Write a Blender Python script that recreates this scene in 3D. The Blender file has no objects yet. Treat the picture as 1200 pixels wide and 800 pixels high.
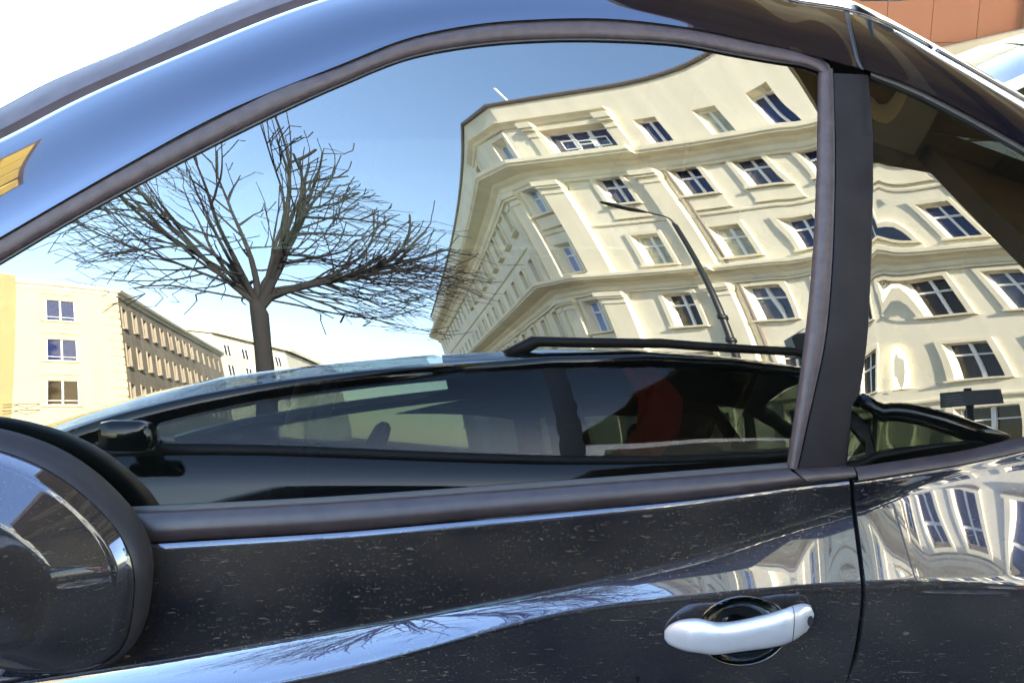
import bpy, bmesh, math, random
import numpy as np
from mathutils import Matrix, Vector

S = bpy.context.scene
COL = S.collection
R = math.radians

# ------------------------------------------------------------------ camera, sky, sun, exposure
cam = bpy.data.objects.new('camera', bpy.data.cameras.new('camera'))
COL.objects.link(cam)
cam.location = (0, 0, 1.41)
cam.rotation_euler = (R(76), 0, 0)
cam.data.sensor_width = 36
cam.data.lens = 37.5
cam.data.clip_start = 0.02
cam.data.clip_end = 6000
S.camera = cam

SUN_EL, SUN_ROT = 22.0, 14.5           # sun behind the near car, a little to the right
world = bpy.data.worlds.new('World')
S.world = world
world.use_nodes = True
wn = world.node_tree.nodes
sky = wn.new('ShaderNodeTexSky')
sky.sky_type = 'NISHITA'
sky.sun_disc = False
sky.sun_elevation = R(SUN_EL)
sky.sun_rotation = R(SUN_ROT)
sky.air_density = 1.15
sky.dust_density = 0.45
sky.ozone_density = 1.8
world.node_tree.links.new(sky.outputs[0], wn['Background'].inputs[0])
wn['Background'].inputs[1].default_value = 0.125

sun = bpy.data.objects.new('sun', bpy.data.lights.new('sun', 'SUN'))
COL.objects.link(sun)
sun.data.energy = 4.4
sun.data.angle = R(0.5)
sun.data.color = (1.0, 0.93, 0.80)
sd = Vector((math.sin(R(SUN_ROT)) * math.cos(R(SUN_EL)), math.cos(R(SUN_ROT)) * math.cos(R(SUN_EL)), math.sin(R(SUN_EL))))
sun.rotation_euler = sd.to_track_quat('Z', 'Y').to_euler()
sun.location = sd * 60

S.view_settings.view_transform = 'Standard'
S.view_settings.look = 'None'
S.view_settings.exposure = 4.4        # exposed for the picture mirrored in the glass
S.view_settings.gamma = 1.0
S.cycles.max_bounces = 12
S.cycles.transparent_max_bounces = 16
S.cycles.glossy_bounces = 6
S.cycles.sample_clamp_indirect = 4.0

# ------------------------------------------------------------------ helpers
class MB:
    """Collects faces, builds one mesh object."""
    def __init__(self):
        self.v = []; self.f = []
    def add(self, verts, faces):
        o = len(self.v)
        self.v += [tuple(map(float, p)) for p in verts]
        self.f += [tuple(i + o for i in f) for f in faces]
    def quad(self, a, b, c, d):
        self.add([a, b, c, d], [(0, 1, 2, 3)])
    def box(self, x0, x1, y0, y1, z0, z1, M=None):
        P = [(x, y, z) for z in (z0, z1) for y in (y0, y1) for x in (x0, x1)]
        if M is not None: P = [M @ Vector(p) for p in P]
        self.add(P, [(0, 2, 3, 1), (4, 5, 7, 6), (0, 1, 5, 4), (2, 6, 7, 3), (0, 4, 6, 2), (1, 3, 7, 5)])
    def bevbox(self, x0, x1, y0, y1, z0, z1, b, M=None):
        """box with all edges chamfered by b"""
        bm = bmesh.new()
        bmesh.ops.create_cube(bm, size=1)
        for v in bm.verts:
            v.co = Vector(((x0 + x1) / 2 + v.co.x * (x1 - x0), (y0 + y1) / 2 + v.co.y * (y1 - y0), (z0 + z1) / 2 + v.co.z * (z1 - z0)))
        bmesh.ops.bevel(bm, geom=bm.edges[:], offset=b, segments=2, affect='EDGES', profile=0.6)
        bm.verts.index_update()
        P = [v.co if M is None else M @ v.co for v in bm.verts]
        self.add(P, [tuple(v.index for v in f.verts) for f in bm.faces])
        bm.free()
    def grid(self, G, closed_u=False, closed_v=False):
        """G[i][j] of points"""
        n, m = len(G), len(G[0])
        fs = []
        for i in range(n if closed_u else n - 1):
            for j in range(m if closed_v else m - 1):
                a, b = i, (i + 1) % n
                c, d = j, (j + 1) % m
                fs.append((a * m + c, b * m + c, b * m + d, a * m + d))
        self.add([p for r in G for p in r], fs)
    def tube(self, pts, rads, seg=6, caps=True):
        pts = [Vector(p) for p in pts]
        n = len(pts)
        if not hasattr(rads, '__len__'): rads = [rads] * n
        up = None
        rings = []
        for i, p in enumerate(pts):
            t = (pts[min(i + 1, n - 1)] - pts[max(i - 1, 0)]).normalized()
            if up is None:
                up = Vector((0, 0, 1)) if abs(t.z) < 0.9 else Vector((1, 0, 0))
            u = up - t * up.dot(t)
            if u.length < 1e-4: u = Vector((1, 0, 0)) - t * t.x
            u.normalize(); w = t.cross(u); up = u
            rings.append([p + (u * math.cos(2 * math.pi * k / seg) + w * math.sin(2 * math.pi * k / seg)) * rads[i] for k in range(seg)])
        o = len(self.v)
        self.grid(rings, closed_v=True)
        if caps:
            self.f.append(tuple(o + k for k in range(seg)))
            self.f.append(tuple(o + (n - 1) * seg + k for k in reversed(range(seg))))
    def build(self, name, mat, parent=None, smooth=False, recalc=True):
        me = bpy.data.meshes.new(name)
        me.from_pydata(self.v, [], self.f)
        if recalc:
            bm = bmesh.new(); bm.from_mesh(me)
            bmesh.ops.recalc_face_normals(bm, faces=bm.faces)
            bm.to_mesh(me); bm.free()
        me.materials.append(mat)
        if smooth: me.polygons.foreach_set('use_smooth', [True] * len(me.polygons))
        me.update()
        o = bpy.data.objects.new(name, me)
        COL.objects.link(o)
        if parent is not None: attach(o, parent)
        return o

WPOS = {}
def world_of(o):
    M = o.matrix_basis.copy()
    p = o.parent
    if p is not None: M = world_of(p) @ o.matrix_parent_inverse @ M
    return M
def attach(o, parent):
    o.parent = parent
    o.matrix_parent_inverse = world_of(parent).inverted()

def thing(name, label, cat, loc, group=None):
    o = bpy.data.objects.new(name, None)
    COL.objects.link(o)
    o.location = loc
    o.empty_display_size = 0.2
    tag(o, label, cat, group)
    return o
def tag(o, label, cat, group=None):
    o['label'] = label; o['category'] = cat
    if group: o['group'] = group
    return o
def structure(o):
    o['kind'] = 'structure'; return o

def auto_smooth(o, ang=35):
    me = o.data
    me.polygons.foreach_set('use_smooth', [True] * len(me.polygons))
    bm = bmesh.new(); bm.from_mesh(me)
    for e in bm.edges:
        if len(e.link_faces) == 2 and e.calc_face_angle(0) > R(ang): e.smooth = False
    bm.to_mesh(me); bm.free()
    return o

# ------------------------------------------------------------------ materials
def mat_new(name):
    m = bpy.data.materials.new(name); m.use_nodes = True
    nt = m.node_tree
    return m, nt, nt.nodes, nt.links, nt.nodes['Principled BSDF']

def simple(name, col, rough=0.6, metal=0.0, spec=0.5, noise=0.0, nscale=8.0, bump=0.0, bscale=60.0, coat=0.0):
    m, nt, n, l, b = mat_new(name)
    b.inputs['Base Color'].default_value = (*col, 1)
    b.inputs['Roughness'].default_value = rough
    b.inputs['Metallic'].default_value = metal
    b.inputs['Specular IOR Level'].default_value = spec
    b.inputs['Coat Weight'].default_value = coat
    tc = n.new('ShaderNodeTexCoord')
    if noise > 0:
        t = n.new('ShaderNodeTexNoise'); t.inputs['Scale'].default_value = nscale; t.inputs['Detail'].default_value = 6
        l.new(tc.outputs['Object'], t.inputs['Vector'])
        r = n.new('ShaderNodeMapRange'); r.inputs[1].default_value = 0.3; r.inputs[2].default_value = 0.7
        r.inputs[3].default_value = 1 - noise; r.inputs[4].default_value = 1 + noise
        l.new(t.outputs['Fac'], r.inputs[0])
        x = n.new('ShaderNodeMix'); x.data_type = 'RGBA'; x.blend_type = 'MULTIPLY'; x.inputs[0].default_value = 1
        x.inputs[6].default_value = (*col, 1)
        l.new(r.outputs[0], x.inputs[7])
        l.new(x.outputs[2], b.inputs['Base Color'])
    if bump > 0:
        t = n.new('ShaderNodeTexNoise'); t.inputs['Scale'].default_value = bscale; t.inputs['Detail'].default_value = 4
        l.new(tc.outputs['Object'], t.inputs['Vector'])
        bp = n.new('ShaderNodeBump'); bp.inputs['Strength'].default_value = bump; bp.inputs['Distance'].default_value = 0.01
        l.new(t.outputs['Fac'], bp.inputs['Height']); l.new(bp.outputs[0], b.inputs['Normal'])
    return m

def glass_sheet(name, tint, f0, dirt=0.0, dirtcol=(0.30, 0.28, 0.25)):
    """single pane: Schlick mirror over a tinted see-through pane, with a little dust"""
    m, nt, n, l, b = mat_new(name)
    n.remove(b)
    out = n['Material Output']
    g = n.new('ShaderNodeNewGeometry')
    d = n.new('ShaderNodeVectorMath'); d.operation = 'DOT_PRODUCT'
    l.new(g.outputs['Normal'], d.inputs[0]); l.new(g.outputs['Incoming'], d.inputs[1])
    def M(op, a, bb):
        k = n.new('ShaderNodeMath'); k.operation = op
        for i, s in enumerate((a, bb)):
            if s is None: continue
            if isinstance(s, float): k.inputs[i].default_value = s
            else: l.new(s, k.inputs[i])
        return k.outputs[0]
    a = M('ABSOLUTE', d.outputs['Value'], None)
    p = M('POWER', M('SUBTRACT', 1.0, a), 5.0)
    fac = M('ADD', M('MULTIPLY', p, 1.0 - f0), f0)
    tr = n.new('ShaderNodeBsdfTransparent'); tr.inputs[0].default_value = (*tint, 1)
    gl = n.new('ShaderNodeBsdfGlossy'); gl.inputs['Roughness'].default_value = 0.0; gl.inputs[0].default_value = (1, 1, 1, 1)
    mx = n.new('ShaderNodeMixShader')
    l.new(fac, mx.inputs[0]); l.new(tr.outputs[0], mx.inputs[1]); l.new(gl.outputs[0], mx.inputs[2])
    last = mx.outputs[0]
    if dirt > 0:
        df = n.new('ShaderNodeBsdfDiffuse'); df.inputs[0].default_value = (*dirtcol, 1)
        mk = dust_mask(n, l, 1.0)
        m2 = n.new('ShaderNodeMixShader')
        l.new(M('MULTIPLY', mk, dirt), m2.inputs[0]); l.new(last, m2.inputs[1]); l.new(df.outputs[0], m2.inputs[2])
        last = m2.outputs[0]
    l.new(last, out.inputs[0])
    return m

def dust_mask(n, l, amount):
    """short slanted streaks and fine specks of road dirt"""
    tc = n.new('ShaderNodeTexCoord')
    def streak(rot, sc, lo, hi, w):
        mp = n.new('ShaderNodeMapping'); mp.inputs['Rotation'].default_value = (0, R(rot), 0); mp.inputs['Scale'].default_value = sc
        l.new(tc.outputs['Object'], mp.inputs[0])
        t = n.new('ShaderNodeTexNoise'); t.inputs['Scale'].default_value = 1.0; t.inputs['Detail'].default_value = 3; t.inputs['Roughness'].default_value = 0.6
        l.new(mp.outputs[0], t.inputs['Vector'])
        r = n.new('ShaderNodeMapRange'); r.inputs[1].default_value = lo; r.inputs[2].default_value = hi
        r.inputs[3].default_value = 0.0; r.inputs[4].default_value = w
        l.new(t.outputs['Fac'], r.inputs[0])
        return r.outputs[0]
    a = streak(-9, (62, 60, 430), 0.64, 0.76, 0.42 * amount)
    b = streak(-14, (120, 120, 300), 0.69, 0.80, 0.55 * amount)
    c = streak(30, (420, 400, 420), 0.64, 0.80, 0.55 * amount)
    f = streak(0, (3.5, 3.5, 5), 0.30, 0.72, 0.085 * amount)
    def mx(p, q, op='MAXIMUM'):
        k = n.new('ShaderNodeMath'); k.operation = op
        l.new(p, k.inputs[0]); l.new(q, k.inputs[1]); return k.outputs[0]
    big = streak(12, (7, 7, 11), 0.38, 0.66, 1.0)
    k2 = n.new('ShaderNodeMath'); k2.operation = 'MULTIPLY_ADD'; k2.inputs[1].default_value = 0.65; k2.inputs[2].default_value = 0.35
    l.new(big, k2.inputs[0])
    g = streak(-20, (34, 34, 90), 0.70, 0.80, 0.5 * amount)
    return mx(mx(mx(mx(mx(a, b), c), g), k2.outputs[0], 'MULTIPLY'), f, 'ADD')

def car_paint(name, base, dirt, rough=0.012, flake=0.0):
    m, nt, n, l, b = mat_new(name)
    b.inputs['Roughness'].default_value = 0.11
    b.inputs['Metallic'].default_value = flake
    b.inputs['Specular IOR Level'].default_value = 0.2
    b.inputs['Coat Weight'].default_value = 1.0
    b.inputs['Coat Roughness'].default_value = rough
    b.inputs['Coat IOR'].default_value = 1.68
    b.inputs['Base Color'].default_value = (*base, 1)
    out = n['Material Output']
    if dirt > 0:
        df = n.new('ShaderNodeBsdfDiffuse'); df.inputs[0].default_value = (0.34, 0.285, 0.21, 1)
        mk = dust_mask(n, l, dirt)
        mx = n.new('ShaderNodeMixShader')
        l.new(mk, mx.inputs[0]); l.new(b.outputs[0], mx.inputs[1]); l.new(df.outputs[0], mx.inputs[2])
        l.new(mx.outputs[0], out.inputs[0])
    return m

def plaster(name, col, var=0.06):
    m, nt, n, l, b = mat_new(name)
    b.inputs['Roughness'].default_value = 0.85
    b.inputs['Specular IOR Level'].default_value = 0.2
    tc = n.new('ShaderNodeTexCoord')
    t = n.new('ShaderNodeTexNoise'); t.inputs['Scale'].default_value = 0.35; t.inputs['Detail'].default_value = 8
    l.new(tc.outputs['Object'], t.inputs['Vector'])
    mp = n.new('ShaderNodeMapping'); mp.inputs['Scale'].default_value = (1.5, 1.5, 0.12); l.new(tc.outputs['Object'], mp.inputs[0])
    t2 = n.new('ShaderNodeTexNoise'); t2.inputs['Scale'].default_value = 1.0; t2.inputs['Detail'].default_value = 5; l.new(mp.outputs[0], t2.inputs['Vector'])
    ad = n.new('ShaderNodeMath'); ad.operation = 'ADD'; l.new(t.outputs['Fac'], ad.inputs[0]); l.new(t2.outputs['Fac'], ad.inputs[1])
    r = n.new('ShaderNodeMapRange'); r.inputs[1].default_value = 0.7; r.inputs[2].default_value = 1.3; r.inputs[3].default_value = 1 - var * 1.6; r.inputs[4].default_value = 1 + var * 0.6
    l.new(ad.outputs[0], r.inputs[0])
    x = n.new('ShaderNodeMix'); x.data_type = 'RGBA'; x.blend_type = 'MULTIPLY'; x.inputs[0].default_value = 1
    x.inputs[6].default_value = (*col, 1); l.new(r.outputs[0], x.inputs[7]); l.new(x.outputs[2], b.inputs['Base Color'])
    t3 = n.new('ShaderNodeTexNoise'); t3.inputs['Scale'].default_value = 30; l.new(tc.outputs['Object'], t3.inputs['Vector'])
    bp = n.new('ShaderNodeBump'); bp.inputs['Strength'].default_value = 0.15; bp.inputs['Distance'].default_value = 0.01
    l.new(t3.outputs['Fac'], bp.inputs['Height']); l.new(bp.outputs[0], b.inputs['Normal'])
    return m

PAINT = car_paint('blue_black_paint', (0.0045, 0.0075, 0.028), 0.9, flake=0.85)
PAINT_CLEAN = car_paint('blue_black_paint_clean', (0.0045, 0.0075, 0.028), 0.10, flake=0.85)
PAINT_DARK = car_paint('dark_paint', (0.003, 0.0032, 0.0035), 0.0, 0.02)
PAINT_WHITE = car_paint('white_paint', (0.78, 0.78, 0.78), 0.0, 0.03)
GLASS = glass_sheet('side_glass', (0.085, 0.11, 0.10), 0.092, 0.030)
GLASS_REAR = glass_sheet('tinted_glass', (0.06, 0.066, 0.055), 0.082, 0.10)
GLASS_SCREEN = glass_sheet('windscreen_glass', (0.55, 0.62, 0.60), 0.085)
GLASS_CLEAR = glass_sheet('clear_glass', (0.27, 0.315, 0.275), 0.07)
GLASS_NEARSCREEN = glass_sheet('dark_screen_glass', (0.03, 0.036, 0.036), 0.06)  # tint set very dark to block the bright view through the windscreen
RUBBER = simple('black_rubber', (0.012, 0.011, 0.012), 0.55, bump=0.05)
TRIM = simple('mauve_grey_trim', (0.036, 0.026, 0.030), 0.40, spec=0.28, noise=0.25, nscale=90, bump=0.12, bscale=700)
PILLAR = simple('matt_pillar_plastic', (0.010, 0.0085, 0.0098), 0.5, spec=0.10, noise=0.25, nscale=30, bump=0.05, bscale=900)
BELT = simple('belt_trim', (0.022, 0.016, 0.018), 0.33, spec=0.32, noise=0.25, nscale=60, bump=0.05, bscale=600)
MIRROR_RIM = simple('grey_plastic', (0.022, 0.020, 0.023), 0.5, spec=0.25, noise=0.15, nscale=40)
SILVER = simple('silver_paint', (0.50, 0.50, 0.54), 0.34, metal=0.6, noise=0.05, nscale=60, bump=0.03, bscale=300, coat=0.3)
INTERIOR = simple('dark_cabin', (0.012, 0.013, 0.013), 0.7)
SEATCLOTH = simple('seat_cloth', (0.014, 0.015, 0.016), 0.9, noise=0.5, nscale=260)
ALLOY = simple('alloy', (0.4, 0.4, 0.42), 0.35, metal=0.8)
REDCLOTH = simple('red_cloth', (0.75, 0.06, 0.035), 0.85, noise=0.2, nscale=20)
REDLENS = simple('red_lens', (0.35, 0.01, 0.01), 0.1)
LENS = simple('clear_lens', (0.6, 0.6, 0.6), 0.05)
CREAM = plaster('cream_plaster', (0.80, 0.74, 0.57), 0.10)
CREAM2 = plaster('cream_moulding', (0.80, 0.73, 0.545), 0.10)
YELLOW = plaster('pale_yellow_plaster', (0.60, 0.525, 0.31))
SIDE_SHADE = plaster('shaded_side_plaster', (0.40, 0.34, 0.25), 0.25)  # shade of the side wall put into a browner colour
TERRA = plaster('brown_tile', (0.165, 0.066, 0.032), 0.10)
DARKBROWN = plaster('dark_brown_board', (0.15, 0.10, 0.045), 0.3)
CANOPY = plaster('added_canopy_brown', (0.46, 0.30, 0.11), 0.3)
PALE_BAR = plaster('pale_canopy_bar', (0.74, 0.58, 0.30), 0.2)
SCREENSEAL = simple('windscreen_moulding', (0.042, 0.034, 0.042), 0.65, spec=0.12, noise=0.15, nscale=40)
TAN = plaster('tan_stone', (0.24, 0.19, 0.12), 0.1)
COPING = simple('metal_coping', (0.16, 0.13, 0.11), 0.5)
WHITEWOOD = simple('white_window_paint', (0.80, 0.80, 0.78), 0.45)
PANE = simple('window_pane', (0.022, 0.030, 0.095), 0.04, spec=0.65)
PANE_DARK = simple('dark_window_pane', (0.030, 0.022, 0.012), 0.05, spec=0.45)
PANE_GREY = simple('grey_window_pane', (0.07, 0.08, 0.12), 0.06, spec=0.6, noise=0.5, nscale=1.7)
PANE_BLIND = simple('blind_window_pane', (0.42, 0.42, 0.30), 0.12, noise=0.35, nscale=2.2)
PANE_SKY = simple('painted_sky_pane', (0.20, 0.30, 0.55), 0.04, spec=0.9)  # blue sky reflection put into the pane colour
BARK = simple('bark', (0.013, 0.012, 0.012), 0.9, noise=0.3, nscale=30)
POLE = simple('dark_pole', (0.012, 0.013, 0.012), 0.45)
SIGNBLUE = simple('dark_sign', (0.02, 0.028, 0.045), 0.4)
WHITEPAINT = simple('white_post_paint', (0.8, 0.8, 0.78), 0.5)
CLOUDM = simple('contrail_white', (0.9, 0.9, 0.9), 1.0)
# ------------------------------------------------------------------ ground
def asphalt():
    m, nt, n, l, b = mat_new('asphalt')
    tc = n.new('ShaderNodeTexCoord')
    t = n.new('ShaderNodeTexNoise'); t.inputs['Scale'].default_value = 0.7; t.inputs['Detail'].default_value = 10
    l.new(tc.outputs['Object'], t.inputs['Vector'])
    t2 = n.new('ShaderNodeTexNoise'); t2.inputs['Scale'].default_value = 120; l.new(tc.outputs['Object'], t2.inputs['Vector'])
    r = n.new('ShaderNodeValToRGB'); r.color_ramp.elements[0].color = (0.035, 0.034, 0.033, 1); r.color_ramp.elements[1].color = (0.085, 0.083, 0.078, 1)
    mx = n.new('ShaderNodeMath'); mx.operation = 'MULTIPLY_ADD'; mx.inputs[1].default_value = 0.5
    l.new(t2.outputs['Fac'], mx.inputs[0]); mx.inputs[2].default_value = 0.0
    ad = n.new('ShaderNodeMath'); ad.operation = 'MULTIPLY_ADD'; ad.inputs[1].default_value = 0.5
    l.new(t.outputs['Fac'], ad.inputs[0]); l.new(mx.outputs[0], ad.inputs[2])
    l.new(ad.outputs[0], r.inputs[0]); l.new(r.outputs[0], b.inputs['Base Color'])
    b.inputs['Roughness'].default_value = 0.85
    bp = n.new('ShaderNodeBump'); bp.inputs['Strength'].default_value = 0.4; bp.inputs['Distance'].default_value = 0.01
    l.new(t2.outputs['Fac'], bp.inputs['Height']); l.new(bp.outputs[0], b.inputs['Normal'])
    return m
g = MB(); g.quad((-1500, -1500, 0), (1500, -1500, 0), (1500, 1500, 0), (-1500, 1500, 0))
structure(g.build('ground', asphalt()))

# ------------------------------------------------------------------ corner building mirrored in the glass
K2 = np.array([5.499, -28.946]); AZ, FAZ, SAZ = 1.069, 4.421, 4.652
dirv = lambda a: np.array([math.cos(a), math.sin(a)])
Md, Fd, Sd = dirv(AZ), dirv(FAZ), dirv(SAZ)
K1 = K2 + Fd * 3.073
def left_normal(d):                      # the facade normal that looks to -x
    n = np.array([-d[1], d[0]])
    return n if n[0] < 0 else -n
MAIN_LEN, STREET_LEN = 24.0, 62.0
ROOF, UC, LC = 24.07, 20.41, 12.94
ROWS = [(21.05, 22.42), (17.70, 19.52), (13.62, 15.64), (9.45, 11.66), (5.5, 7.7), (1.1, 3.7)]

def facade(mb, p0, d, n, u1, z0, z1, holes, depth=0.28, u0=0.0):
    """wall sheet with real recessed openings (reveals) ; holes = (ua, ub, za, zb)"""
    us = sorted({u0, u1} | {h[0] for h in holes} | {h[1] for h in holes})
    zs = sorted({z0, z1} | {h[2] for h in holes} | {h[3] for h in holes})
    P = lambda u, z, k=0.0: (p0[0] + d[0] * u - n[0] * k, p0[1] + d[1] * u - n[1] * k, z)
    for a, b in zip(us, us[1:]):
        run = None
        for c, e in zip(zs, zs[1:]):
            um, zm = (a + b) / 2, (c + e) / 2
            if any(h[0] < um < h[1] and h[2] < zm < h[3] for h in holes): continue
            mb.quad(P(a, c), P(b, c), P(b, e), P(a, e))
    for ua, ub, za, zb in holes:
        mb.quad(P(ua, za), P(ua, zb), P(ua, zb, depth), P(ua, za, depth))
        mb.quad(P(ub, za), P(ub, zb), P(ub, zb, depth), P(ub, za, depth))
        mb.quad(P(ua, zb), P(ub, zb), P(ub, zb, depth), P(ua, zb, depth))
        mb.quad(P(ua, za), P(ub, za), P(ub, za, depth), P(ua, za, depth))

MESHES = {}
def mesh_obj(key, make, name, mat):
    if key not in MESHES:
        mb = make()
        o = mb.build(name, mat)
        MESHES[key] = o.data
        return o
    o = bpy.data.objects.new(name, MESHES[key]); COL.objects.link(o)
    return o

def window(parent, p0, d, n, uc, za, zb, w, style, pane_mat, surround=True, depth=0.2, mould=None):
    """window > pane, surround ; local x along the wall, y outward"""
    x = d if (d[0] * n[1] - d[1] * n[0]) > 0 else -d
    M = Matrix(((x[0], n[0], 0, p0[0] + d[0] * uc), (x[1], n[1], 0, p0[1] + d[1] * uc), (0, 0, 1, za), (0, 0, 0, 1)))
    h = zb - za
    w, h = round(w, 3), round(h, 3)
    def frame():
        mb = MB(); t = 0.05; y0, y1 = -depth - 0.05, -depth + 0.03
        mb.box(-w / 2, -w / 2 + t, y0, y1, 0, h); mb.box(w / 2 - t, w / 2, y0, y1, 0, h)
        mb.box(-w / 2 + t, w / 2 - t, y0, y1 - .002, 0, t); mb.box(-w / 2 + t, w / 2 - t, y0, y1 - .002, h - t, h)
        if style == 'triple':
            for c in (-w * 0.15, w * 0.15): mb.box(c - 0.085, c + 0.085, y0, y1 + .01, t, h - t)
            yb0, yb1 = y1 + 0.005, y1 + 0.035
            for (a, b, c, e) in ((-.36, -.10, .28, .66), (.10, .36, .28, .66), (-.12, .12, .42, .60)):
                a, b, c, e = a * w, b * w, c * h, e * h; q = 0.045
                mb.box(a, b, yb0, yb1, c, c + q); mb.box(a, b, yb0, yb1, e - q, e)
                mb.box(a, a + q, yb0, yb1 - .003, c + q, e - q); mb.box(b - q, b, yb0, yb1 - .003, c + q, e - q)
        else:
            mb.box(-0.055, 0.055, y0, y1 + .012, t, h - t)
            if style == 'cross':
                z = h * 0.68
                mb.box(-w / 2 + t, -0.055, y0, y1 + .006, z - .05, z + .05); mb.box(0.055, w / 2 - t, y0, y1 + .006, z - .05, z + .05)
            if style == 'low':
                z = h * 0.18
                mb.box(-w / 2 + t, -0.055, y0, y1 + .006, z - .025, z + .025); mb.box(0.055, w / 2 - t, y0, y1 + .006, z - .025, z + .025)
        return mb
    o = mesh_obj(('frame', w, h, style, depth), frame, 'window', WHITEWOOD)
    o.matrix_basis = M; attach_at(o, parent)
    def pane():
        mb = MB(); mb.box(-w / 2 + .03, w / 2 - .03, -depth - .03, -depth - .02, .03, h - .03); return mb
    p = mesh_obj(('pane', w, h, depth, pane_mat.name), pane, 'pane', pane_mat)
    p.matrix_basis = M; attach_at(p, o)
    if surround:
        def sur():
            mb = MB(); b = 0.20
            mb.box(-w / 2 - b, -w / 2, 0.003, 0.09, -0.02, h + b); mb.box(w / 2, w / 2 + b, 0.003, 0.09, -0.02, h + b)
            mb.box(-w / 2, w / 2, 0.003, 0.088, h, h + b)
            mb.box(-w / 2 - b - .05, w / 2 + b + .05, 0.003, 0.17, -0.13, -0.022)
            if surround == 'apron':
                mb.box(-w / 2 - b, w / 2 + b, 0.003, 0.06, -0.85, -0.16)
                mb.box(-w / 2 - b - .04, w / 2 + b + .04, 0.003, 0.10, -0.95, -0.87)
            return mb
        s = mesh_obj(('sur', w, h, surround, (mould or CREAM2).name), sur, 'surround', mould or CREAM2)
        s.matrix_basis = M; attach_at(s, o)
    return o

def attach_at(o, parent):
    """parent o, keeping the world matrix it was given"""
    M = o.matrix_basis.copy()
    o.parent = parent
    o.matrix_parent_inverse = world_of(parent).inverted()
    o.matrix_basis = M

def sweep(mb, line, prof):
    """moulding: profile (out, z) along a polyline of (x, y, normal-out) with mitred corners"""
    pts = [np.array(p, float) for p in line]
    segs = [(b - a) / np.linalg.norm(b - a) for a, b in zip(pts, pts[1:])]
    nor = []
    for s in segs:
        nor.append(left_normal(s))
    rows = []
    for i, p in enumerate(pts):
        if i == 0: m = nor[0]
        elif i == len(pts) - 1: m = nor[-1]
        else:
            m = nor[i - 1] + nor[i]; m = m / (m @ nor[i])
        rows.append([(p[0] + m[0] * o, p[1] + m[1] * o, z) for o, z in prof])
    mb.grid(rows)
    for r in (rows[0], rows[-1]):
        mb.add(r, [tuple(range(len(r)))])

rnd = random.Random(4)
bld = thing('corner_building', 'tall cream corner building with stepped cornices, pilasters and white windows, mirrored in glass', 'building', (K2[0] + 6, K2[1] - 6, 0))
nM, nF, nS = left_normal(Md), left_normal(Fd), left_normal(Sd)
cols = [(3.556, 1.30), (7.162, 1.30), (9.962, 1.30), (12.5, 1.30), (15.1, 1.30), (17.7, 1.30), (20.3, 1.30), (22.8, 1.30)]
holes = []; wins = []
for ci, (u, w) in enumerate(cols):
    for r, (za, zb) in enumerate(ROWS):
        ww = (3.34 if ci == 0 else 1.06) if r == 0 else w
        if r == 5: ww = 1.5
        holes.append((u - ww / 2, u + ww / 2, za, zb)); wins.append((u, za, zb, ww, r, ci))
mb = MB(); facade(mb, K2, Md, nM, MAIN_LEN, 0, ROOF, holes)
mb.build('wall', CREAM, bld)
for u, za, zb, ww, r, ci in wins:
    st = 'triple' if (r == 0 and ci == 0) else ('plain' if r == 0 else 'cross')
    pm = {0: PANE, 1: PANE, 2: PANE, 3: PANE_DARK, 4: PANE_DARK, 5: PANE_DARK}[r]
    if r == 2 and ci in (0, 1): pm = PANE_BLIND
    if r == 0 and ci == 2: pm = PANE_BLIND
    if (r, ci) in ((1, 2), (2, 3), (3, 4), (1, 5), (3, 1)): pm = PANE_GREY
    window(bld, K2, Md, nM, u, za, zb, ww, st, pm, surround=(False if r == 0 and ci else ('apron' if r in (1, 2) else True)))
fh = [(2.14 - 0.64, 2.14 + 0.64, a, b) for a, b in ROWS]
fh = [(3.073 - x1, 3.073 - x0, a, b) for x0, x1, a, b in fh]
mb = MB(); facade(mb, K2, Fd, nF, 3.073, 0, ROOF, fh)
mb.build('wall', CREAM, bld)
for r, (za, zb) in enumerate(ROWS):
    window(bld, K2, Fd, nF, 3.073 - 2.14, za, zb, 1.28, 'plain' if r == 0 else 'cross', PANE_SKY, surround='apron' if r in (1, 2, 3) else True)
sh = []; sw = []
for c in range(19):
    u = 2.2 + c * 3.1
    for r, (za, zb) in enumerate(ROWS):
        sh.append((u - .5, u + .5, za, zb)); sw.append((u, za, zb, r))
mb = MB(); facade(mb, K1, Sd, nS, STREET_LEN, 0, ROOF, sh)
mb.build('wall', CREAM, bld)
for u, za, zb, r in sw:
    window(bld, K1, Sd, nS, u, za, zb, 1.0, 'plain' if r == 0 else 'cross', rnd.choice([PANE, PANE_GREY, PANE_DARK, PANE_BLIND]), surround=True if u < 30 else False)
E_ = K2 + Md * MAIN_LEN; T_ = K1 + Sd * STREET_LEN
back = [E_ + np.array([14, -5]), T_ + np.array([14, 0])]
mb = MB()                                  # flat roof, back and end walls close the block
ring = [E_, K2, K1, T_, back[1], back[0]]
mb.add([(p[0], p[1], ROOF - .4) for p in ring], [tuple(range(6))])
for a, b in ((3, 4), (4, 5), (5, 0)):
    A, B = ring[a], ring[b]
    mb.quad((A[0], A[1], 0), (B[0], B[1], 0), (B[0], B[1], ROOF), (A[0], A[1], ROOF))
mb.build('rear_wall', CREAM, bld)
def prof(z, o, h=1.0):
    return [(-.05, z - 1.05 * h), (.10, z - 1.05 * h), (.10, z - .92 * h), (.16, z - .86 * h), (.18, z - .62 * h), (.30, z - .52 * h), (.34, z - .40 * h), (o - .06, z - .36 * h), (o - .06, z - .30 * h), (o, z - .24 * h), (o, z - .05), (o - .05, z), (-.05, z + .05)]
S1 = K2 + Md * 6.15
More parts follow.
